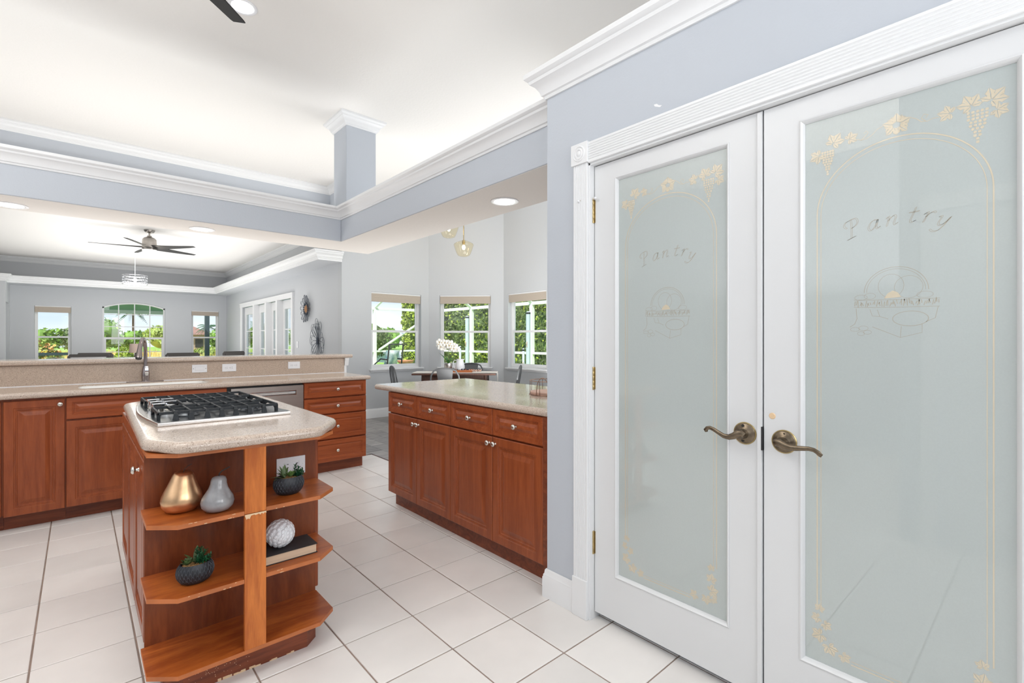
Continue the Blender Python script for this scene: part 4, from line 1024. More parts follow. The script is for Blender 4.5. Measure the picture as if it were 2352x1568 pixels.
# slotted centre strip between grates
for y0_ in (2.672, 2.930):
    mb = MB()
    for k in range(9):
        x = .385+.034*k; mb.prism([(x, ZG-.016), (x+.026, ZG-.016), (x+.013, ZG-.004)], y0_+.001, y0_+.017, lambda a_, b_, c_: (a_, c_, b_))
    mb.build('grate_link', 'iron', CK, fixn=True)
def ck_knob(x, y):
    k = MB().lathe([(.0005, 0), (.023, 0), (.023, .003), (.019, .006), (.018, .026), (.0005, .026)], (x, y, zt+.0165), 24).build('knob', 'nickel', CK, smooth=True, sharp=40)
    c_, s__ = math.cos(math.radians(8)), math.sin(math.radians(8)); h0 = zt+.041
    mb = MB(); mb.loft([[(x+u*c_-v*s__, y+u*s__+v*c_, z) for u, v in ((-w, -.0075), (w, -.0075), (w, .0075), (-w, .0075))] for z, w in ((h0, .021), (h0+.020, .025))])
    mb.build('knob_grip', 'chrome', k, bev=.002)
    MB().box(x-.018, y-.0095, h0+.006, x+.010, y-.0072, h0+.016).build('grip_slot', 'gap', k)
for x, y in ((.272, 2.925), (.272, 2.820), (.272, 2.715), (.326, 2.915), (.326, 2.800)): ck_knob(x, y)

# ---- shelf ornaments
def pear(name, x, y, z, prof, m, label, lean, smx, stem, rs=.0022):
    t = thing(name, (x, y, z), label, 'ornament')
    mb = MB().lathe(prof, (0, 0, 0), 40); mx_ = Matrix.Translation((x, y, z))
    H = max(h for _, h in prof)
    mb.v = [(x+a+lean[0]*(c_/H)**1.5, y+b+lean[1]*(c_/H)**1.5, z+c_+.0) for a, b, c_ in mb.v]
    mb.build('fruit', m, t, smooth=True, sharp=180)
    mb = MB().tube([(x+lean[0]+a, y+lean[1]+b, z+H-.004+c_) for a, b, c_ in stem], rs, 8); mb.build('stem', smx, t, smooth=True)
pear('gold_pear', .286, 2.166, .6267, [(.0005, .0), (.030, 0), (.050, .006), (.062, .022), (.0665, .042), (.064, .058), (.057, .076), (.048, .096), (.040, .116), (.034, .132), (.029, .141), (.020, .1455), (.010, .143), (.0005, .139)], 'gold',
     'large satin gold pear ornament on the left upper island shelf', (.006, 0), 'stem', [(0, 0, 0), (.004, -.002, .012), (.014, -.004, .022), (.026, -.006, .028)], .0012)
pear('grey_pear', .386, 2.079, .6267, [(.0005, .0), (.026, 0), (.043, .006), (.053, .020), (.0555, .036), (.051, .052), (.041, .068), (.032, .084), (.0275, .100), (.026, .113), (.022, .122), (.013, .1265), (.0005, .127)], 'grey_pear',
     'smaller marbled grey pear ornament beside the gold one', (.006, .002), 'stem', [(0, 0, 0), (.001, -.001, .012), (.009, -.003, .022), (.022, -.006, .028), (.034, -.008, .034)], .0024)
def succulent_pot(x, y, z, s, label, var):
    t = thing('succulent_pot', (x, y, z), label, 'potted plant'); sx_, sy_ = 1.0*s, .74*s; H = .070*s
    R = [(.0005, 0), (.034, 0), (.046, .008), (.056, .026), (.0585, .042), (.055, .058), (.047, .070), (.043, .069), (.042, .060), (.0005, .060)]
    MB().lathe([(r_, h_*s) for r_, h_ in R], (x, y, z), 40, 'z', sx_, sy_).build('pot', 'pot', t, smooth=True, sharp=60)
    def rad(h):
        for (r0, h0), (r1, h1) in zip(R[1:6], R[2:7]):
            if h0 <= h <= h1: return r0+(r1-r0)*(h-h0)/(h1-h0)
        return .047
    mb = MB(); NC = 26
    for row in range(5):
        hb = .006+row*.0125
        for c_ in range(NC):
            a0 = 2*PI*(c_+(row % 2)*.5)/NC; pts = []
            for q in range(7):
                u = q/6; a = a0+(u-.5)*2*PI/NC*.86; h = min(.069, hb+.017*math.sin(PI*u)**.8); rr = rad(h)+.0004
                pts.append((x+rr*math.cos(a)*sx_, y+rr*math.sin(a)*sy_, z+h*s))
            mb.tube(pts, .0006*s, 3, cap=False)
    mb.build('carved_scales', 'potline', t, kind='stuff')
    rnd = random.Random(int(x*1000)); mb = MB()
    for k in range(160):
        a = rnd.uniform(0, 2*PI); q = math.sqrt(rnd.random())*.040; mb.sphere((x+q*math.cos(a)*sx_, y+q*math.sin(a)*sy_, z+.062*s), .0035*s, 5, 3)
    mb.build('gravel', 'gravel', t, kind='stuff')
    def blade(mb, base, dirv, L_, w, up=.35, cup=.2):
        d = Vector(dirv).normalized(); sd = d.cross(Vector((0, 0, 1))); sd = sd.normalized() if sd.length > .05 else Vector((1, 0, 0)); nn = sd.cross(d).normalized()
        rings = []
        for q in range(6):
            u = q/5; c_ = Vector(base)+d*L_*u+Vector((0, 0, 1))*(-up*L_*u*u); ww = w*math.sin(PI*min(.98, .12+.86*u))**.7*(1-.25*u); th = w*.18*(1-u*.8)
            rings.append([c_-sd*ww+nn*cup*ww, c_-nn*th, c_+sd*ww+nn*cup*ww, c_+nn*th*.3])
        mb.loft(rings)
    def rosette(cx, cy, cz, r, m, n=14):
        mb = MB()
        for k in range(n):
            a = k*2.399; f_ = k/n; el = .25+1.1*(1-f_); blade(mb, (cx, cy, cz), (math.cos(a)*math.cos(el), math.sin(a)*math.cos(el), math.sin(el)), r*(.55+.5*f_), r*.34, -.25, .35)
        return mb.build('rosette', m, t, smooth=True, sharp=60)
    def sprig(cx, cy, cz, dx, dy, dz, L_, m):
        mb = MB(); d = Vector((dx, dy, dz)).normalized()
        mb.tube([(cx, cy, cz), tuple(Vector((cx, cy, cz))+d*L_)], .0012, 4)
        for k in range(22):
            u = .15+.85*k/21; a = k*2.4; b_ = Vector((cx, cy, cz))+d*L_*u; o1 = d.orthogonal().normalized(); o2 = d.cross(o1)
            blade(mb, b_, o1*math.cos(a)+o2*math.sin(a)+d*.6, .0125*s, .0032*s, .1)
        return mb.build('sprig', m, t, smooth=True, sharp=60)
    T = z+.066*s
    if var == 0:
        mb = MB()
        for a, el, L_ in ((180, .25, .055), (165, .7, .045), (200, .1, .048), (150, 1.0, .05), (120, 1.1, .055), (70, 1.15, .058), (215, .4, .04), (95, 1.3, .05), (130, .7, .035), (50, .9, .05)):
            a_ = math.radians(a); blade(mb, (x-.016*s, y, T), (math.cos(a_)*math.cos(el), math.sin(a_)*math.cos(el), math.sin(el)), L_*s, .0075*s, .1)
        mb.build('spiky_leaves', 'succ3', t, smooth=True, sharp=60)
        rosette(x+.004, y-.012, T+.004, .026*s, 'succ', 18)
        for dx, dy, dz, L_ in ((.6, 0, .9, .040), (.9, .1, .5, .040), (.2, .1, 1, .045), (.9, -.4, .45, .034), (.5, -.5, .7, .03), (1.0, -.1, .2, .036)): sprig(x+.020, y, T, dx, dy, dz, L_*s, 'succ2')
    else:
        rosette(x-.026, y-.004, T+.002, .027*s, 'succ3', 14)
        mb = MB()
        for a, el, L_ in ((150, .8, .05), (60, 1.2, .062), (35, .9, .06), (25, .6, .055)):
            a_ = math.radians(a); blade(mb, (x, y+.008, T), (math.cos(a_)*math.cos(el), math.sin(a_)*math.cos(el), math.sin(el)), L_*s, .009*s, .1)
        mb.build('spiky_leaves', 'succ3', t, smooth=True, sharp=60)
        for dx, dy, dz, L_ in ((-.2, -.6, .8, .036), (.1, -.5, .9, .045), (.5, -.1, .9, .045), (.9, -.1, .5, .042), (.2, .3, 1, .05), (.5, -.6, .5, .036), (1, -.2, .25, .034), (-.1, 0, 1, .05)): sprig(x+.010, y-.004, T, dx, dy, dz, L_*s, 'succ2')
    return t
succulent_pot(.649, 2.112, .6267, 1.03, 'black carved pot of bright succulents on the right upper island shelf', 0)
succulent_pot(.320, 2.103, .3747, 1.03, 'black carved pot of dark green succulents on the left middle island shelf', 1)
# book and ball
bk = thing('hardback_book', (.64, 2.12, .3747), 'black hardback book lying on the right middle island shelf', 'book')
BKX0, BKX1, BKY0, BKY1 = .512, .746, 2.057, 2.183
MB().box(BKX0, BKY0-.002, .3747, BKX1, BKY1, .3772).build('cover', 'book', bk); MB().box(BKX0, BKY0-.002, .4097, BKX1, BKY1, .4122).build('cover', 'book', bk)
MB().box(BKX0, BKY1-.003, .3772, BKX1, BKY1, .4097).build('spine', 'book', bk); MB().box(BKX0, BKY0+.002, .3772, BKX1-.004, BKY1-.003, .4097).build('pages', 'pages', bk)
bl = MB(); cc = Vector((.618, 2.119, .4122+.0560)); RB = .0540
bl.sphere(cc, RB, 32, 20); ax = Vector((.45, -.25, .85)).normalized(); o1 = ax.orthogonal().normalized(); o2 = ax.cross(o1)
rows = 11
for i in range(rows):
    ph = PI*(i+.5)/rows; n = max(3, int(16*math.sin(ph)+.5))
    for j in range(n):
        a = 2*PI*(j+(i % 2)*.5)/n; nv = ax*math.cos(ph)+(o1*math.cos(a)+o2*math.sin(a))*math.sin(ph)
        tu = (nv.cross(ax)).normalized() if abs(nv.dot(ax)) < .99 else o1; tv = nv.cross(tu)
        k = len(bl.v); rings = []
        w = .0083 if n > 6 else .006
        for rr, hh in ((1, 0), (.9, .0014), (.68, .0026), (.3, .0033), (.02, .0034)):
            rings.append([cc+nv*(RB-.0008+hh)+tu*w*rr*math.cos(2*PI*q/10)-tv*w*1.25*rr*math.sin(2*PI*q/10)-nv*(w*rr)**2/(2*RB) for q in range(10)])
        bl.loft(rings)
o = bl.build('ceramic_ball', 'white_glaze', smooth=True, sharp=60); tag(o, 'white glazed ball with raised scales resting on the black book', 'ornament')
o.location.z = .4123

# ---- long island (peninsula) on the right
FP = frame_of((1.786, 3.392), (1.786, 1.68), (1, 0))       # s = 3.392 - Y
YS = [0, .416, .826, 1.249, 1.655]
for k, lab in ((0, 'cherry base cabinet with two doors, farther half of the long island'), (2, 'cherry base cabinet with two doors, nearer half of the long island by the pantry')):
    c = base_cab('base_cabinet', FP, YS[k], YS[k+2], .85, lab, zt=.872, toe=.044)
    for q in (0, 1):
        a, b = YS[k+q]+.002, YS[k+q+1]-.002
        d = panel(FP, a, .718, b, .868, DRAW, 'drawer', 'cherry_h', c); knob(FP, (a+b)/2-.005, .792, d)
        d = panel(FP, a, .112, b, .708, DOOR, 'door', 'cherry', c); knob(FP, b-.026 if q == 0 else a+.024, .672, d)
o = MB().box(1.765, 1.688, .11, 1.80, 1.735, .872).box(1.830, 1.688, 0, 1.85, 1.735, .11).build('filler_strip', 'toe'); tag(o, 'narrow dark cherry filler strip where the long island meets the pantry wall', 'filler strip')
LT = [(1.745, 1.684), (2.665, 1.684), (2.665, 3.565), (2.62, 3.612), (1.790, 3.612), (1.745, 3.585)]
LT = [(1.747, 1.684), (2.662, 1.684), (2.662, 3.612), (1.747, 3.612)]
o = slab(round_corners(LT, .04, 4), .8725, .9125, .0185).build('island_countertop', 'stone', smooth=True, sharp=40); tag(o, 'long glossy beige countertop running to the pantry wall', 'countertop')
# wire basket with wooden base
wb = thing('wire_basket', (2.262, 2.168, .9125), 'copper wire basket on a round wooden base, half hidden by the pantry wall', 'basket')
cx_, cy_ = 2.262, 2.168
MB().lathe([(.0005, .004), (.122, .004), (.124, .008), (.124, .018), (.121, .021), (.0005, .021)], (cx_, cy_, .9125), 40).build('wooden_base', 'board', wb, smooth=True, sharp=40)
def ring(r_, z, w): return MB().tube([(cx_+r_*math.cos(2*PI*k/48), cy_+r_*math.sin(2*PI*k/48), z) for k in range(48)], w, 6, closed=True)
ring(.129, .9152, .0025).build('bottom_ring', 'copper', wb, smooth=True); ring(.127, 1.002, .0022).build('rim_ring', 'copper', wb, smooth=True)
for a in (150, 195, 240, 285, 330, 20, 65, 110):
    a_ = math.radians(a); MB().tube([(cx_+.1275*math.cos(a_), cy_+.1275*math.sin(a_), z) for z in (.915, .96, 1.002)], .0018, 6).build('upright', 'copper', wb)
for a in (205, 25):
    a_ = math.radians(a); pts = []
    for k in range(13):
        u = k/12; th = a_+math.radians(-20+40*u); pts.append((cx_+.132*math.cos(th), cy_+.132*math.sin(th), .915+.112*math.sin(PI*min(1, max(0, u)))**.42))
    MB().tube(pts, .0022, 6).build('handle', 'copper', wb, smooth=True)

# ================================================================== CEILING FANS, PENDANTS
def ceiling_fan(x, y, zc, zb, a0, R_, n, label, light=True, wid=.062, rod=None):
    t = thing('ceiling_fan', (x, y, zb), label, 'ceiling fan')
    MB().lathe([(.0005, 0), (.078, 0), (.078, -.012), (.062, -.038), (.030, -.052), (.0005, -.052)][::-1], (x, y, zc), 28).build('canopy', 'nickel_fan', t, smooth=True, sharp=50, fixn=True)
    MB().cyl((x, y, zb+.13), (x, y, zc-.05), .013, None, 12).build('downrod', 'nickel_fan', t, smooth=True)
    MB().lathe([(.0005, .165), (.03, .165), (.036, .145), (.075, .128), (.098, .10), (.103, .02), (.103, -.075), (.0005, -.075)][::-1], (x, y, zb), 32).build('motor_housing', 'nickel_fan', t, smooth=True, sharp=40, fixn=True)
    MB().lathe([(.0005, -.115), (.060, -.112), (.092, -.098), (.099, -.076), (.0005, -.076)], (x, y, zb), 28).build('light_diffuser', 'lampglow' if light else 'plate', t, smooth=True, fixn=True)
    for k in range(n):
        a = math.radians(a0+360/n*k); c, s = math.cos(a), math.sin(a); mb = MB(); rings = []
        for q in range(7):
            u = q/6; r_ = .09+(R_-.09)*u; w = wid*(1.15-.55*u) if q < 6 else wid*.40; pitch = .30*(1-.55*u)
            off = .012*math.sin(PI*u)
            pts = []
            for e, th in ((-1, .0), (1, 0.0), (1, .006), (-1, .006)):
                v = e*w+off; pts.append((x+c*r_-s*v, y+s*r_+c*v, zb-.03-v*pitch+th))
            rings.append(pts)
        mb.loft(rings); mb.build('blade', 'fanblade', t, fixn=True)
    return t
ceiling_fan(.886, 10.08, 3.10, 2.84, 315, .78, 5, 'brushed nickel ceiling fan with slim black blades in the great room')
lamp('fan_lamp', 'POINT', (.886, 10.08, 2.68), 6, (1, .88, .72), .08)
# kitchen fan: one blade shows at the top edge of the frame
kf = thing('ceiling_fan', (.16, 2.66, 3.12), 'black ceiling fan blade cutting into the top edge of the photo', 'ceiling fan')
KX, KY = .13, 2.63
MB().lathe([(.0005, CZ-3.12), (.075, CZ-3.12), (.06, CZ-3.12-.04), (.0005, CZ-3.12-.05)][::-1], (KX, KY, 3.12), 24).build('canopy', 'black', kf, smooth=True, fixn=True)
MB().cyl((KX, KY, 3.2), (KX, KY, CZ-.04), .013, None, 10).build('downrod', 'black', kf)
MB().lathe([(.0005, .13), (.06, .12), (.105, .06), (.105, -.03), (.0005, -.05)][::-1], (KX, KY, 3.12), 28).build('motor_housing', 'black', kf, smooth=True, fixn=True)
for k in range(3):
    a = math.radians(44.5+120*k); c, s = math.cos(a), math.sin(a); mb = MB(); rings = []
    for r_, w0, w1 in ((.10, -.045, .045), (.30, -.058, .056), (.55, -.056, .052), (.775, -.050, .034), (.795, -.046, .028)):
        rings.append([(KX+c*r_-s*v, KY+s*r_+c*v, 3.12+v*.18+th) for v, th in ((w0, 0), (w1, 0), (w1, .007), (w0, .007))])
    mb.loft(rings); mb.build('blade', 'fanblade', kf, bev=.002, fixn=True)
# crystal drum pendant
px_, py_ = .89, 12.9; t = thing('drum_pendant', (px_, py_, 2.43), 'small crystal drum pendant hanging beyond the great-room fan', 'pendant light')
MB().lathe([(.0005, 0), (.075, 0), (.075, -.022), (.0005, -.03)][::-1], (px_, py_, 3.10), 20).build('canopy', 'plate', t, fixn=True)
MB().cyl((px_, py_, 2.62), (px_, py_, 3.08), .006, None, 8).build('rod', 'plate', t)
for z in (2.44, 2.50, 2.56, 2.62):
    MB().tube([(px_+.215*math.cos(2*PI*k/36), py_+.215*math.sin(2*PI*k/36), z) for k in range(36)], .005, 6, closed=True).build('drum_ring', 'chrome', t)
mb = MB()
for r_ in range(3):
    for k in range(26):
        a = 2*PI*(k+.5*r_)/26; c, s = math.cos(a), math.sin(a); z = 2.455+.06*r_
        mb.loft([[(px_+.215*c-s*e*w-c*d, py_+.215*s+c*e*w-s*d, z+h) for e, d in ((-1, 0), (1, 0), (0, .012))] for w, h in ((.004, 0), (.018, .02), (.018, .03), (.004, .05))])
mb.build('crystals', 'crystal', t, kind='stuff')
MB().lathe([(.0005, 0), (.19, 0), (.19, .006), (.0005, .006)], (px_, py_, 2.438), 24).build('diffuser', 'coolglow', t)
MB().sphere((px_, py_, 2.53), .035, 10, 8).build('bulb', 'coolglow', t)
lamp('drum_lamp', 'POINT', (px_, py_, 2.40), 6, (1, .95, .9), .1)

# ---- nook helpers: lateral / depth layout about the bay
sy_, cyw = math.sin(.72962), math.cos(.72962)
def ND(lat, dep, z=0): return (dep*sy_+lat*cyw, dep*cyw-lat*sy_, z)
def glass_pendant(lat, dep, z, label):
    x, y, _ = ND(lat, dep); t = thing('glass_pendant', (x, y, z-.14), label, 'pendant light', 'glass pendants over the nook table')
    MB().lathe([(.0005, 0), (.06, 0), (.06, -.02), (.0005, -.025)][::-1], (x, y, CZ), 20).build('canopy', 'brass', t, fixn=True)
    MB().cyl((x, y, z+.125), (x, y, CZ-.02), .007, None, 10).build('rod', 'brass', t)
    MB().lathe([(.03, .125), (.06, .118), (.115, .095), (.148, .075), (.156, .058), (.148, .035), (.128, -.03), (.105, -.085), (.088, -.108), (.05, -.122), (.0005, -.125)], (x, y, z), 36).build('glass_shade', 'amberglass', t, smooth=True, sharp=80)
    MB().cyl((x, y, z+.07), (x, y, z+.13), .022, .026, 14).build('socket', 'brass', t, smooth=True)
    MB().sphere((x, y, z+.02), .026, 12, 10, (1, 1, 1.5)).build('bulb', 'bulb', t, smooth=True)
    lamp('pendant_lamp', 'POINT', (x, y, z+.02), 7, (1, .84, .62), .03)
glass_pendant(-.757, 7.6, 2.695, 'lower amber glass pendant above the nook table, its rod in view')
glass_pendant(-.99, 7.6, 2.985, 'higher amber glass pendant in the nook, its top hidden by the soffit')

# ---- nook table, chairs, tableware
def rootrot(name, loc, rz, label, cat, group=None):
    t = thing(name, (0, 0, 0), label, cat, group); t.location = loc; t.rotation_euler = (0, 0, rz); return t
tx, ty, _ = ND(-.865, 7.62); RZ = -.72962
tb = rootrot('dining_table', (tx, ty, 0), RZ, 'dark wood table in the nook with a cream lace runner over it', 'table')
slab([(-.64, -.36), (.62, -.36), (.62, .36), (-.64, .36)], .735, .76, .006).build('tabletop', 'table', tb)
MB().box(-.50, -.26, .64, .48, -.24, .735).box(-.50, .24, .64, .48, .26, .735).box(-.50, -.26, .64, -.48, .26, .735).box(.46, -.26, .64, .48, .26, .735).build('apron', 'table', tb)
for x in (-.48, .46):
    for y in (-.24, .24): MB().cyl((x, y, .735), (x*1.06, y*1.1, 0), .032, .02, 10).build('leg', 'table', tb)
rn = rootrot('table_runner', (tx, ty, 0), RZ, 'cream lace runner along the nook table, hanging over its right end', 'table runner')
rnd = random.Random(11); mb = MB()
n = 26; ed = [(-.66+1.30*k/n) for k in range(n+1)]
up = [(x, .20+.012*(k % 2)) for k, x in enumerate(ed)]; dn = [(x, -.22-.012*(k % 2)) for k, x in enumerate(ed)]
mb.prism(dn+up[::-1], .7605, .7635)
mb.build('runner_top', 'lace', rn); mb = MB()
pts = [(-.20, .762), (.20, .762)]+[(.20-.40*k/12, .60-.03*(k % 2)-.05*math.sin(PI*k/12)) for k in range(13)]
mb.prism(pts, .638, .643, lambda a, b, c: (c+.012*math.sin(a*30), a, b)); mb.build('runner_drop', 'lace', rn, fixn=True)
def tolix(lat, dep, rz, label):
    x, y, _ = ND(lat, dep); t = rootrot('metal_dining_chair', (x, y, 0), rz, label, 'chair', 'metal chairs in the nook')
    mb = slab(round_corners([(-.17, -.17), (.17, -.17), (.19, .18), (-.19, .18)], .05, 4), .435, .452, .006); mb.build('seat', 'steel', t, smooth=True, sharp=40)
    for sx in (-1, 1):
        for yy, y2 in ((-.15, -.20), (.15, .22)): MB().cyl((sx*.15, yy, .44), (sx*.20, y2, 0), .018, .012, 8).build('leg', 'steel', t)
    # back at -y: arch tube and splat
    pts = [(-.175, -.165, .44), (-.195, -.185, .54), (-.205, -.205, .66), (-.195, -.222, .76), (-.155, -.232, .83), (-.09, -.238, .858), (0, -.24, .866)]
    pts += [(-a, b, c) for a, b, c in pts[:-1][::-1]]
    MB().tube(pts, .0115, 8).build('back_frame', 'steel', t, smooth=True)
    mb = MB(); mb.loft([[(-w, y, z), (0, y-.012, z), (w, y, z), (w, y+.003, z), (0, y-.009, z), (-w, y+.003, z)] for w, y, z in ((.085, -.17, .45), (.092, -.195, .58), (.10, -.215, .70), (.112, -.232, .80), (.118, -.238, .855))])
    mb.build('back_splat', 'steel', t, smooth=True, sharp=50, fixn=True)
tolix(-.945, 7.05, RZ, 'grey metal chair with its back to the kitchen, nearest side of the nook table')
tolix(-1.62, 7.5, RZ-1.12, 'grey metal chair at the left end of the nook table under the left window')
tolix(-.10, 7.62, RZ+1.45, 'grey metal chair seen from the side at the right end of the nook table')
tolix(-.70, 8.13, RZ+PI, 'grey metal chair on the window side of the nook table, behind the pitcher')
# tableware
x, y, _ = ND(-.83, 7.62); tr = rootrot('wooden_tray', (x, y, .7637), RZ, 'orange-brown wooden tray in the middle of the nook table', 'tray')
MB().box(-.26, -.12, 0, .20, .12, .012).build('base', 'edge', tr); MB().box(-.27, -.13, 0, -.26, .13, .035).box(.20, -.13, 0, .21, .13, .035).box(-.26, -.13, 0, .20, -.12, .035).box(-.26, .12, 0, .20, .13, .035).build('rim', 'edge', tr)
x, y, _ = ND(-.72, 7.60); zt0 = .7758
ga = thing('berry_garland', (x, y, zt0), 'dark berry sprig with pale wooden beads lying on the tray', 'decoration')
mb = MB(); rnd = random.Random(4)
for k in range(60):
    u = rnd.uniform(-.14, .04); p = ND(-.72+u, 7.55+rnd.uniform(-.035, .03)); mb.sphere((p[0], p[1], zt0+.008+rnd.uniform(0, .03)), .009, 6, 4)
mb.build('berries', 'wire', ga, kind='stuff', smooth=True)
mb = MB()
for k in range(16):
    p = ND(-.66+.012*k+.004*math.sin(k*2), 7.52+.02*math.sin(k*1.3)); mb.sphere((p[0], p[1], zt0+.010+.012*(k % 3 == 0)), .0125, 8, 6)
mb.build('beads', 'board', ga, kind='stuff', smooth=True)
x, y, _ = ND(-1.0, 7.60)
oc = thing('potted_orchid', (x, y, zt0), 'white orchid in a silvery pot on the nook table before the middle window', 'potted plant')
MB().lathe([(.0005, 0), (.052, 0), (.058, .01), (.066, .125), (.060, .125), (.056, .11), (.0005, .11)], (x, y, zt0), 28).build('pot', 'ss', oc, smooth=True, sharp=40)
def frond(mb, base, dirxy, L_, w, rise, droop, seg=8, th=.0015):
    d = Vector((dirxy[0], dirxy[1], 0)).normalized(); sd = Vector((-d.y, d.x, 0)); rings = []
    for q in range(seg+1):
        u = q/seg; c_ = Vector(base)+d*L_*u*.8+Vector((0, 0, rise*u-droop*u*u)); ww = max(.0008, w*math.sin(PI*min(.97, .1+.87*u)))
        rings.append([c_-sd*ww+Vector((0, 0, ww*.4)), c_, c_+sd*ww+Vector((0, 0, ww*.4)), c_+Vector((0, 0, th))])
    mb.loft(rings)
mb = MB()
for a, L_, w, r_, dr in ((10, .12, .028, .10, .03), (60, .14, .022, .14, .05), (150, .16, .012, .20, .06), (185, .20, .010, .26, .08), (210, .18, .010, .22, .05), (340, .22, .009, .24, .06), (270, .12, .024, .12, .05), (120, .14, .02, .16, .05)):
    a_ = math.radians(a)+RZ; frond(mb, (x, y, zt0+.115), (math.cos(a_), math.sin(a_)), L_, w, r_, dr)
mb.build('leaves', 'leafdk', oc, smooth=True, sharp=60)
stem = [(x, y, zt0+.11), (x-.005, y, zt0+.22), ND(-1.0, 7.6, zt0+.33), ND(-1.01, 7.6, zt0+.42), ND(-1.06, 7.6, zt0+.455), ND(-1.12, 7.58, zt0+.46), ND(-1.17, 7.58, zt0+.43)]
MB().tube(stem, .003, 6).build('flower_stem', 'succ3', oc, smooth=True)
rnd = random.Random(8)
for k in range(15):
    lt = -1.135+.29*((k*.618) % 1); zz = zt0+.385+.085*math.sin(k*2.1)*.5+.06*(1-((lt+1.135)/.29))*.6
    fx, fy, fz = ND(lt, 7.55+.03*math.sin(k*3.3), zz); mb = MB()
    for q in range(5):
        a = 2*PI*q/5+k; dx = math.cos(a)*.032; dz = math.sin(a)*.032
        c_ = Vector((fx+dx*cyw, fy-dx*sy_, fz+dz)); mb.sphere(c_, .026, 8, 5, (1*cyw+.3, .7, 1))
    mb.v = [(v[0], v[1], v[2]) for v in mb.v]
    b = mb.build('blossom', 'petal', oc, smooth=True); c_ = ND(lt, 7.50, fz); MB().sphere(c_, .007, 6, 4).build('blossom_centre', 'petal_c', b, smooth=True)
x, y, _ = ND(-.815, 7.60)
pt = thing('ceramic_pitcher', (x, y, zt0), 'white ceramic pitcher on the nook table, right of the orchid', 'pitcher')
MB().lathe([(.0005, 0), (.064, 0), (.070, .01), (.072, .06), (.066, .12), (.056, .155), (.052, .175), (.058, .19), (.053, .188), (.047, .175), (.0005, .17)], (x, y, zt0), 32).build('body', 'white_glaze', pt, smooth=True, sharp=60)
MB().tube([ND(-.815-a, 7.6, zt0+h) for a, h in ((.052, .17), (.085, .172), (.105, .145), (.106, .10), (.092, .055), (.068, .035))], .007, 8).build('handle', 'white_glaze', pt, smooth=True)
MB().loft([[ND(-.815+.045, 7.58, zt0+.165), ND(-.815+.045, 7.62, zt0+.165), ND(-.815+.075, 7.60, zt0+.19)], [ND(-.815+.045, 7.575, zt0+.185), ND(-.815+.045, 7.625, zt0+.185), ND(-.815+.08, 7.60, zt0+.195)]]).build('spout', 'white_glaze', pt, fixn=True)

# ---- great room: wall flowers, switch, console lamp, chairs, palm
XW = 3.04
w1 = thing('wire_wall_flower', (XW-.02, 8.84, 1.56), 'round wire flower with a brown centre on the great-room wall', 'wall decoration')
for k in range(14):
    a = 2*PI*k/14+.1; mb = MB(); r0, r1 = .07, .245+.012*math.sin(k*2.3)
    for sc_ in (1.0, .45):
        pts = []
        for q in range(15):
            u = q/14; w = (.058*sc_)*math.sin(PI*min(1, u)) if True else 0; rr = r0+(r1*(.97 if sc_ < 1 else 1)-r0)*math.sin(PI*u*.5 if False else PI*u/1.0*.5)
        n_ = 20
        for q in range(n_):
            ph = 2*PI*q/n_; rr = (r0+r1)/2+(r1-r0)/2*math.cos(ph); ww = .048*sc_*math.sin(ph)*(.55+.45*math.cos(ph)*.8+.2)
            pts.append((XW-.015-.035*(rr/.25), 8.84+rr*math.cos(a)-ww*math.sin(a), 1.815+rr*math.sin(a)+ww*math.cos(a)))
        pts = pts[-n_:]
        mb.tube(pts, .0030, 5, closed=True)
    mb.build('wire_petal', 'wire', w1, smooth=True)
MB().lathe([(.0005, -.045), (.055, -.042), (.07, -.03), (.07, -.02), (.0005, -.02)], (XW, 8.84, 1.815), 24, 'x').build('centre_disc', 'rust', w1, smooth=True)
mb = MB()
for k in range(18):
    a = 2*PI*k/18; mb.sphere((XW-.04, 8.84+.10*math.cos(a), 1.815+.10*math.sin(a)), .013, 6, 4)
mb.build('wire_beads', 'wire', w1, kind='stuff', smooth=True)
w2 = thing('wire_wall_flower', (XW-.02, 8.30, .88), 'tall wire flower of open loops on the great-room wall above the bar end', 'wall decoration')
c2 = (8.30, 1.25)
for a, L_, w in ((92, .38, .075), (84, .34, .05), (60, .36, .07), (70, .26, .06), (118, .32, .075), (132, .36, .09), (155, .33, .10), (178, .33, .10), (200, .28, .08), (-8, .33, .11), (-32, .34, .12), (-55, .36, .09), (20, .26, .09), (240, .37, .09), (258, .38, .07), (275, .38, .06), (292, .37, .08), (222, .34, .09), (100, .30, .05)):
    aa = math.radians(a); mb = MB()
    for s_ in ((1, .86) if len(w2.children) % 2 else (1,)):
        pts = []
        for q in range(22):
            ph = 2*PI*q/22; rr = L_*s_*(.52+.48*math.cos(ph)); ww = w*s_*math.sin(ph)*(.6+.4*math.cos(ph))*1.25
            pts.append((XW-.012-.03*rr/.38, c2[0]-rr*math.cos(aa)+ww*math.sin(aa), c2[1]+rr*math.sin(aa)+ww*math.cos(aa)))
        mb.tube(pts, .0032, 5, closed=True)
    mb.build('wire_petal', 'wire', w2, smooth=True)
MB().cyl((XW-.03, c2[0], c2[1]-.06), (XW-.03, c2[0], c2[1]+.06), .022, .018, 12).build('centre_knot', 'wire', w2, smooth=True)
t = thing('light_switch', (XW, 9.40, 1.12), 'white switch plate on the great-room wall right of the patio doors', 'switch')
MB().box(XW-.002, 9.36, 1.12, 3.0479, 9.44, 1.24).build('plate', 'plate', t); MB().box(XW-.006, 9.385, 1.155, XW-.001, 9.415, 1.205).build('rocker', 'plate', t)
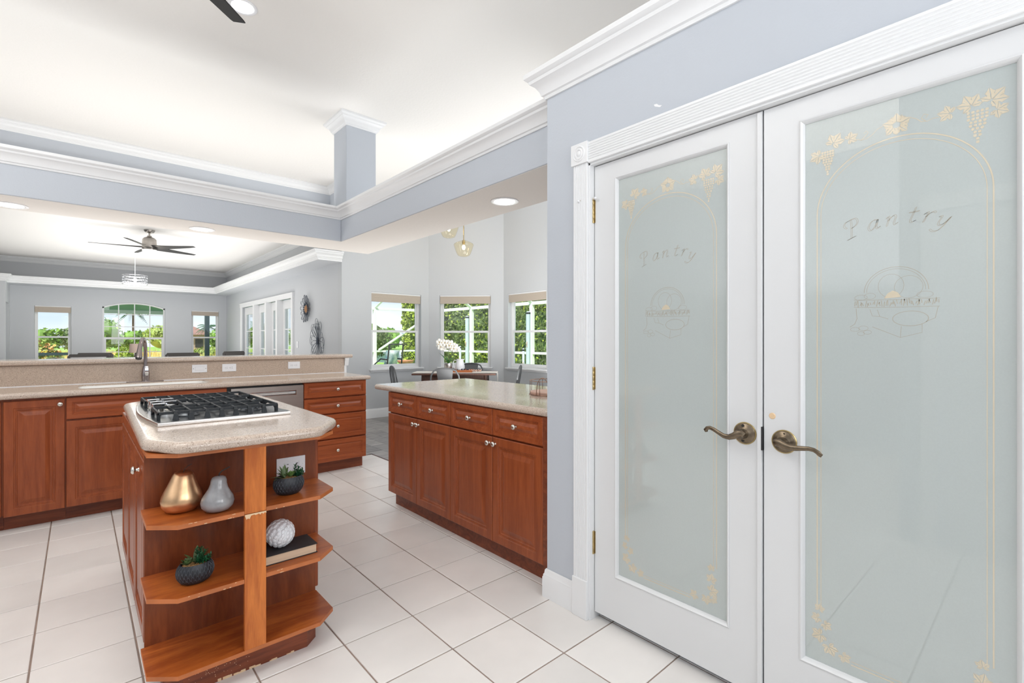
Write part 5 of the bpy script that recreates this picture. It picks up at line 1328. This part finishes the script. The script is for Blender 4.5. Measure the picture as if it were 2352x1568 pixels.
# console with table lamp
cs = thing('console_table', (1.0, 14.85, 0), 'narrow dark console under the arched window behind the bar', 'table')
MB().box(.55, 14.68, .72, 1.50, 15.02, .75).build('top', 'table', cs)
for x in (.58, 1.47):
    for y in (14.71, 14.99): MB().box(x-.02, y-.02, 0, x+.02, y+.02, .72).build('leg', 'table', cs)
lp = thing('table_lamp', (1.03, 14.82, .75), 'table lamp with a beige drum shade seen left of the faucet', 'lamp')
MB().lathe([(.0005, 0), (.07, 0), (.07, .012), (.02, .03), (.035, .10), (.012, .17), (.008, .24), (.0005, .24)], (1.03, 14.82, .75), 20).build('base', 'bronze', lp, smooth=True)
MB().lathe([(.125, 0), (.112, .215), (.109, .215), (.122, 0)], (1.03, 14.82, .962), 28).build('lamp_shade', 'lampshade', lp, smooth=True)
MB().cyl((1.03, 14.82, .98), (1.03, 14.82, 1.19), .005, .005, 8).sphere((1.03, 14.82, 1.195), .012, 8, 6).build('finial', 'bronze', lp)
def high_chair(x, y, rz, label, grey=False, w=.22):
    t = rootrot('dining_chair', (x, y, 0), rz, label, 'chair', None)
    for sx in (-1, 1):
        MB().cyl((sx*w*.85, .2, .46), (sx*w*.9, .22, 0), .02, .014, 8).build('leg', 'chairfab', t); MB().cyl((sx*w*.85, -.2, .46), (sx*w*.9, -.26, 0), .02, .014, 8).build('leg', 'chairfab', t)
        mb = MB().loft([[(sx*(w-.012)-.014, -.20, .46), (sx*(w-.012)+.014, -.20, .46), (sx*(w-.012)+.014, -.17, .46), (sx*(w-.012)-.014, -.17, .46)], [(sx*w-.014, -.26, 1.05), (sx*w+.014, -.26, 1.05), (sx*w+.014, -.235, 1.05), (sx*w-.014, -.235, 1.05)]])
        mb.build('back_post', 'chairfab', t, fixn=True)
    MB().box(-w, -.2, .44, w, .22, .50).build('seat', 'chairgrey', t, bev=.01)
    mb = MB().loft([[(-w-.014, -.262, 1.035), (w+.014, -.262, 1.035), (w+.014, -.234, 1.035), (-w-.014, -.234, 1.035)], [(-w+.01, -.266, 1.075), (w-.01, -.266, 1.075), (w-.01, -.238, 1.075), (-w+.01, -.238, 1.075)]]); mb.build('top_rail', 'chairfab', t, fixn=True)
    mb = MB().loft([[(-w+.02, -.206, .54), (w-.02, -.206, .54), (w-.02, -.18, .54), (-w+.02, -.18, .54)], [(-w+.02, -.262, 1.036), (w-.02, -.262, 1.036), (w-.02, -.238, 1.036), (-w+.02, -.238, 1.036)]]); mb.build('backrest', 'chairgrey' if grey else 'chairfab', t, fixn=True)
high_chair(.08, 8.9, .10, 'dining chair with a pale grey back, its top showing above the left of the bar', True, .2)
high_chair(.26, 9.7, -.3, 'black chair whose top rail shows above the bar right beside the pale grey one', False, .2)
high_chair(1.16, 8.9, .0, 'black chair whose top rail shows above the bar right of the faucet', False, .2)
high_chair(1.85, 9.5, .5, 'dark chair barely rising above the bar left of the patio doors', False, .19)
pp = thing('potted_palm', (-1.22, 13.4, 0), 'green palm fronds at the left edge of the photo above the bar', 'potted plant')
MB().lathe([(.0005, 0), (.13, 0), (.17, .32), (.15, .32), (.0005, .28)], (-1.22, 13.4, 0), 24).build('pot', 'white_glaze', pp, smooth=True, sharp=40)
mb = MB(); rnd = random.Random(2)
for k in range(9):
    a = k*.7+.2; mb2 = []
    base = Vector((-1.22, 13.4, .45)); d = Vector((math.cos(a), math.sin(a), 0)); R1 = .42
    pts = [base+d*R1*u*.9+Vector((0, 0, .78*u-.28*u*u*u*2)) for u in (0, .25, .5, .75, 1)]
    mb.tube([(p.x, p.y, p.z) for p in [base-Vector((0, 0, .2))]+pts], .005, 4)
    for q in range(12):
        u = .25+.75*q/11; p = base+d*R1*u*.9+Vector((0, 0, .78*u-.56*u**3)); sd = Vector((-d.y, d.x, 0))
        for e in (-1, 1):
            f_ = MB(); frond(f_, (p.x, p.y, p.z), ((sd*e+d*.7).x, (sd*e+d*.7).y), .17*(1-.4*u), .008, .02, .07, 4); mb.add(f_.v, f_.f)
mb.build('fronds', 'palmg', pp, smooth=True, sharp=60)

# ================================================================== OUTDOORS
def leaves(mb, n, sampler, size, rnd, flat=.0):
    for k in range(n):
        p = Vector(sampler()); s = size*rnd.uniform(.6, 1.3)
        a = Vector((rnd.gauss(0, 1), rnd.gauss(0, 1), rnd.gauss(0, 1)*(1-flat))).normalized(); b = a.orthogonal().normalized()
        ang = rnd.uniform(0, 2*PI); b = b*math.cos(ang)+a.cross(b)*math.sin(ang); c_ = a.cross(b)
        mb.add([p-b*s*.5, p+c_*s*.28, p+b*s*.5, p-c_*s*.28], [(0, 1, 2, 3)])
def blob_sampler(c, r, rnd, clumps=14, cr=.42):
    C_ = []
    for k in range(clumps):
        v = Vector((rnd.gauss(0, 1), rnd.gauss(0, 1), rnd.gauss(0, .8))).normalized()*rnd.uniform(.35, .72); C_.append(v)
    def f():
        q = rnd.choice(C_); v = Vector((rnd.gauss(0, 1), rnd.gauss(0, 1), rnd.gauss(0, 1))).normalized()*cr*rnd.uniform(.7, 1.05); v = q+v
        return (c[0]+v.x*r[0], c[1]+v.y*r[1], c[2]+v.z*r[2])
    return f
def tree(x, y, h, r, m, label, group=None, n=1400, size=.28, zlow=.15, seed=1, name='leafy_tree', cat='tree'):
    rnd = random.Random(seed); t = thing(name, (x, y, -.15), label, cat, group)
    zc = h*(.5+zlow/2); mb = MB(); leaves(mb, n, blob_sampler((x, y, zc), (r, r, h-zc+.05), rnd, 16), size, rnd)
    mb.sphere((x, y, zc), 1, 12, 8, (r*.72, r*.72, (h-zc)*.74))
    mb.build('crown', m, t)
    MB().cyl((x, y, -.15), (x+.05, y, zc), .05*r+.05, .04, 8).build('trunk', 'bark', t)
    return t
lw = MB().box(-60, 15.6, -.3, 70, 130, -.16).box(5.9, -10, -.3, 70, 15.6, -.16); o = lw.build('lawn_ground', 'lawn', kind='structure')
o = MB().box(-40, 24, -.16, 9.0, 70, -.10).build('dry_field', 'field', kind='structure')
mb = MB(); rnd = random.Random(6)
for k in range(9000):
    x = rnd.uniform(-6, 9); y = rnd.choice((rnd.uniform(22.5, 28.2), rnd.uniform(34.6, 46))); h = rnd.uniform(.25, .75); a = rnd.uniform(0, PI); w = .03
    mb.add([(x-w*math.cos(a), y-w*math.sin(a), -.12), (x+w*math.cos(a), y+w*math.sin(a), -.12), (x+rnd.gauss(0, .12), y+rnd.gauss(0, .12), h)], [(0, 1, 2)])
o = mb.build('tall_grass', 'field', kind='stuff'); tag(o, 'golden tall grass in the field beyond the great-room windows', 'grass')
o = MB().box(14.5, 28, -.15, 60, 62, -.13).build('lake_water', 'water', kind='structure')
# woods beyond the field: one thing per tree
rnd = random.Random(21); mats_ = ['leaf_c', 'leaf_d', 'leaf_c', 'leaf_b', 'leaf_c']
for k in range(15):
    x = -5.5+1.75*k+(3.6 if k > 6 else 0)+rnd.uniform(-.3, .3); y = 49+(3 if k % 2 else -1)+rnd.uniform(-.5, .5); h = rnd.uniform(2.3, 2.8) if k % 4 else rnd.uniform(2.8, 3.1)
    tree(x, y, h, rnd.uniform(1.15, 1.5), mats_[k % 5], ['mid green bushy tree in the row beyond the field', 'yellow-green bushy tree in the row beyond the field', 'mid green bushy tree in the row beyond the field', 'dull green bushy tree in the row beyond the field', 'mid green bushy tree in the row beyond the field'][k % 5],
         ['mid green trees beyond the field', 'yellow-green trees beyond the field', 'mid green trees beyond the field', 'dull green trees beyond the field', 'mid green trees beyond the field'][k % 5], 1500, .26, .1, 30+k)
rnd = random.Random(22)
for k in range(6):
    x = 26+3.6*k+rnd.uniform(-.3, .3); tree(x, 66+4*(k % 2), rnd.uniform(3.0, 4.0), 2.3, 'leaf_c', 'green tree on the far shore of the lake', 'trees on the far lake shore', 1500, .42, .0, 60+k)
tree(9.0, 19.0, 2.25, 1.0, 'leaf_b', 'bushy green tree seen in the left nook window behind the pool cage', None, 2600, .11, .1, 77)
def palm(x, y, h, r, label, seed, n=16):
    rnd = random.Random(seed); t = thing('palm_tree', (x, y, -.15), label, 'tree'); MB().cyl((x, y, -.15), (x, y, h), .12, .08, 8).build('trunk', 'bark', t); mb = MB()
    for k in range(n):
        a = 2*PI*k/n+rnd.uniform(-.2, .2); el = rnd.uniform(-.2, 1.1); d = (math.cos(a), math.sin(a)); sd = Vector((-d[1], d[0], 0)); prev = None
        for q in range(14):
            u = q/13; p = Vector((x+d[0]*r*u*math.cos(el*.5), y+d[1]*r*u*math.cos(el*.5), h+r*(math.sin(el)*u-.75*u*u)))
            for e in (-1, 1):
                L_ = r*.24*math.sin(PI*(.12+.8*u)); tip = p+sd*e*L_*.8+Vector((d[0]*L_*.5, d[1]*L_*.5, -L_*.55)); mb.add([p, p+Vector((d[0], d[1], 0))*r*.09, tip], [(0, 1, 2)])
    mb.build('fronds', 'palmg', t); return t
palm(4.65, 70, 4.5, 1.5, 'tall palm rising above the trees in the arched window', 3, 26)
palm(9.9, 57.5, 2.6, 1.15, 'palm beside the brown-roofed house in the window right of the arch', 5)
tree(12.0, 55, 3.9, 1.15, 'leaf_d', 'pale yellow-green tree right of the dark post in the great-room window', None, 1600, .22, .1, 91)
# neighbour house
hs = thing('neighbour_house', (8.6, 62, -.15), 'brown-roofed house beyond the field in the window right of the arch', 'building')
MB().box(6.9, 60.5, -.15, 10.3, 65, 1.85).build('wall', 'stucco', hs)
mb = MB().add([(6.4, 60, 1.85), (10.9, 60, 1.85), (10.9, 65.5, 1.85), (6.4, 65.5, 1.85), (8.0, 62.7, 2.85), (9.2, 62.7, 2.85)], [(0, 1, 5, 4), (1, 2, 5), (2, 3, 4, 5), (3, 0, 4), (3, 2, 1, 0)]); mb.build('roof', 'roof', hs)
for x in (7.6, 9.2): MB().box(x, 60.45, .5, x+.7, 60.5, 1.4).build('window', 'gap', hs)
# shrubs near the windows
def shrub(x, y, h, r, m, label, n=1500, size=.09, seed=1, m2=None, group=None):
    rnd = random.Random(seed); t = thing('garden_shrub', (x, y, -.15), label, 'shrub', group); mb = MB()
    leaves(mb, n, blob_sampler((x, y, h*.5), (r, r*.8, h*.5+.1), rnd, 14), size, rnd); mb.sphere((x, y, h*.42), 1, 10, 6, (r*.6, r*.5, h*.36)); mb.build('foliage', m, t)
    if m2:
        mb = MB(); leaves(mb, n//2, blob_sampler((x, y, h*.56), (r, r*.8, h*.5+.12), rnd, 10), size, rnd); mb.build('blossoms', m2, t)
    MB().cyl((x, y, -.15), (x, y, h*.4), .03, .02, 6).build('stem', 'bark', t)
shrub(-.72, 18.6, 1.15, .55, 'leaf_d', 'yellow and red croton bush outside the leftmost great-room window', 1500, .10, 5, 'leaf_y')
shrub(.42, 18.9, .9, .48, 'leaf_d', 'lower croton bush with reddish tips at the right of the leftmost window', 1500, .10, 6, 'leaf_y')
shrub(1.25, 20.4, 1.05, .50, 'leaf_a', 'bright green bush at the lower left of the arched window', 1800, .10, 7)
shrub(5.0, 30, .95, 1.3, 'leaf_d', 'yellow-green bush before the house in the window right of the arch', 2000, .16, 8)
shrub(6.6, 33, .9, 1.2, 'leaf_d', 'yellow-green bush right of the dark post beyond the great room', 2000, .16, 9)
# lanai
la = thing('lanai_roof', (1.2, 16.5, 2.0), 'teal-ceilinged lanai roof showing at the top of the arched window', 'porch roof')
mb = MB().add([(-.02, 15.40, 2.52), (2.42, 15.40, 2.52), (2.42, 17.6, 2.12), (-.02, 17.6, 2.12), (-.02, 15.40, 2.62), (2.42, 15.40, 2.62), (2.42, 17.7, 2.22), (-.02, 17.7, 2.22)], [(0, 3, 2, 1), (4, 5, 6, 7), (0, 1, 5, 4), (1, 2, 6, 5), (2, 3, 7, 6), (3, 0, 4, 7)]); mb.build('ceiling_boards', 'lanai', la)
MB().box(-.02, 17.6, 2.02, 2.42, 17.7, 2.125).build('fascia_beam', 'cage', la)
for x in (.02, 2.38): MB().box(x-.03, 17.61, -.16, x+.03, 17.67, 2.02).build('roof_post', 'cage', la)
o = MB().box(2.93, 17.55, -.16, 3.05, 17.67, 2.6).build('lanai_post', 'darkpost'); tag(o, 'dark bronze post standing outside the window right of the arch', 'post')
rl = thing('lanai_rail', (-.5, 17.6, -.16), 'dark rail crossing low outside the leftmost great-room window', 'railing')
MB().box(-1.6, 17.58, .86, .30, 17.62, .935).build('top_rail', 'darkpost', rl)
for x in (-1.55, .26): MB().box(x-.025, 17.58, -.16, x+.025, 17.62, .86).build('rail_post', 'darkpost', rl)

# pool cage, hedge, patio things seen from the nook
pc = thing('pool_cage', (10.6, 16.5, -.16), 'white aluminium screen frame of the pool cage outside the nook windows', 'screen enclosure')
ZT, ZR = 2.42, .86
for y in (7.9, 10.92, 14.05, 16.5): MB().box(10.55, y-.06, -.16, 10.66, y+.06, ZT+.04).build('cage_post', 'cage', pc, )
for x in (5.0, 8.05): MB().box(x-.05, 16.45, -.16, x+.05, 16.56, ZT+.04).build('cage_post', 'cage', pc)
MB().box(10.56, 6.0, ZT-.05, 10.65, 16.5, ZT+.05).build('eave_beam', 'cage', pc); MB().box(3.2, 16.46, ZT-.05, 10.6, 16.55, ZT+.05).build('eave_beam', 'cage', pc)
MB().box(10.57, 6.0, ZR-.035, 10.64, 16.5, ZR+.035).build('chair_rail', 'cage', pc); MB().box(3.2, 16.47, ZR-.03, 10.6, 16.54, ZR+.03).build('chair_rail', 'cage', pc)
for y in (7.9, 10.92, 14.05, 16.5): MB().tube([(10.6, y, ZT), (9.1, y, 3.35), (7.4, y, 3.65)], .055, 4).build('roof_beam', 'cage', pc)
for x in (5.0, 8.05): MB().tube([(x, 16.5, ZT), (x+.25, 15.4, 3.1), (x+.3, 13.5, 3.6)], .045, 4).build('roof_beam', 'cage', pc)
MB().tube([(8.2, 16.48, .90), (10.50, 16.48, 2.30)], .045, 4).build('wall_brace', 'cage', pc)
hd = thing('tall_hedge', (12.6, 14, -.16), 'tall clipped hedge behind the pool cage outside the nook', 'hedge')
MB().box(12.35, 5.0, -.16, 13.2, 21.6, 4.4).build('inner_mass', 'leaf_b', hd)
rnd = random.Random(9); mb = MB()
def hs1():
    y = rnd.uniform(5.0, 21.8); z = rnd.uniform(-.1, 4.5); x = 12.3+.14*noise.noise(Vector((y*1.6, z*1.6, 0)))+rnd.uniform(-.10, .10); return (x, y, z)
leaves(mb, 15000, hs1, .13, rnd)
mb.build('leaf_face', 'leaf_b', hd, kind='stuff'); mb = MB()
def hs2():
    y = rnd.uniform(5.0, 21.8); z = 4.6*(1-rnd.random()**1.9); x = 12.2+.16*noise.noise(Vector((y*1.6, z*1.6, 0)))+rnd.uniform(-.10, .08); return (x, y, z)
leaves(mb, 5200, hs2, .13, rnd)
def hs3():
    x = rnd.uniform(12.2, 13.3); z = rnd.uniform(-.1, 4.6); return (x, 21.6+rnd.uniform(-.1, .25), z)
leaves(mb, 2500, hs3, .13, rnd); 
mb.build('yellow_green_leaves', 'leaf_a', hd, kind='stuff')  # brighter yellow-green leaves, denser towards the top of the long face
fh = thing('ficus_column', (10.9, 18.6, -.16), 'tall bright yellow-green ficus at the right of the left nook window', 'tree'); mb = MB(); rnd = random.Random(12)
def fs():
    a = rnd.uniform(0, 2*PI); z = rnd.uniform(-.1, 3.9); r_ = .66+.12*noise.noise(Vector((a*1.5, z*1.7, 3)))+rnd.uniform(-.1, .08); return (11.15+r_*math.cos(a), 18.6+r_*math.sin(a), z)
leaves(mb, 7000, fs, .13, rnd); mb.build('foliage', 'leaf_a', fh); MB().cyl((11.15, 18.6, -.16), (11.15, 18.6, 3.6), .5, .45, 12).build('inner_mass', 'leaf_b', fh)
def covered(x, y, z, r_, label):
    t = thing('covered_pole', (x, y, -.16), label, 'pole'); MB().lathe([(.0005, 0), (r_, 0), (r_, z), (r_*.3, z+.03), (.0005, z+.03)], (x, y, -.16), 14).build('cover', 'pole', t, smooth=True, sharp=50)
    MB().lathe([(r_*1.03, z-.05), (r_*1.06, z-.03), (r_*1.03, z-.0)], (x, y, -.16), 14).build('top_band', 'black', t, smooth=True); MB().tube([(x-r_*1.0, y-.02, z*.55), (x-r_*1.5, y-.03, z*.52), (x-r_*1.0, y-.02, z*.48)], .012, 6).build('crank', 'board', t)
covered(9.6, 12.96, 2.20, .065, 'tall pale blue covered pole seen in the middle nook window')
covered(9.6, 13.36, 1.20, .04, 'short pale blue pole left of the tall one in the middle nook window')
covered(9.6, 10.04, 2.22, .065, 'tall pale blue covered pole seen in the right nook window')
covered(9.6, 10.24, 1.16, .035, 'short pale blue pole in the right nook window')
# patio chair with cushion, terracotta bowl on a pedestal
pcx, pcy = 6.2, 12.0; pc_ = rootrot('patio_chair', (pcx, pcy, -.15), .35, 'black iron patio chair outside the left nook window', 'chair')
for sx in (-.28, .28):
    MB().tube([(sx, .26, 0), (sx, .24, .72), (sx, -.05, .92), (sx, -.26, .90)], .02, 6).build('arm', 'iron2', pc_); MB().tube([(sx, -.26, 0), (sx, -.26, .68), (sx*.96, -.34, 1.30)], .02, 6).build('back_post', 'iron2', pc_)
MB().tube([(-.27, -.34, 1.30), (.27, -.34, 1.30)], .018, 6).tube([(-.27, -.26, .70), (.27, -.26, .70)], .018, 6).tube([(-.28, .24, .70), (.28, .24, .70)], .018, 6).build('crossbar', 'iron2', pc_)
MB().box(-.27, -.25, .66, .27, .25, .70).build('seat', 'iron2', pc_)
x, y = pcx, pcy; cu = rootrot('patterned_cushion', (x, y, .553), .35, 'white and teal cushion on the patio chair outside the left nook window', 'cushion')
mb = MB(); rings = []
for q in range(9):
    u = -1+q/4; th = .09*math.cos(u*PI/2)**.5+.004; w = .25-.02*math.cos(u*3); rings.append([(a*w, -.12-.10*(u+1)/2+b*th, .225+u*.215) for a, b in ((-1, 0), (-.5, -.8), (0, -1), (.5, -.8), (1, 0), (.5, .8), (0, 1), (-.5, .8))])
mb.loft(rings); mb.build('cover', 'cushion', cu, smooth=True, fixn=True)
bx_, by_ = 7.05, 12.5; bo = thing('terracotta_bowl', (bx_, by_, .56), 'wide terracotta bowl on a plinth outside the left nook window', 'planter')
MB().lathe([(.0005, 0), (.12, 0), (.20, .05), (.235, .10), (.235, .125), (.215, .12), (.10, .05), (.0005, .045)], (bx_, by_, .56), 28).build('bowl', 'terra', bo, smooth=True, sharp=50)
o = MB().box(bx_-.13, by_-.13, -.16, bx_+.13, by_+.13, .56).build('bowl_plinth', 'cage'); tag(o, 'white plinth under the terracotta bowl outside the left nook window', 'plinth')
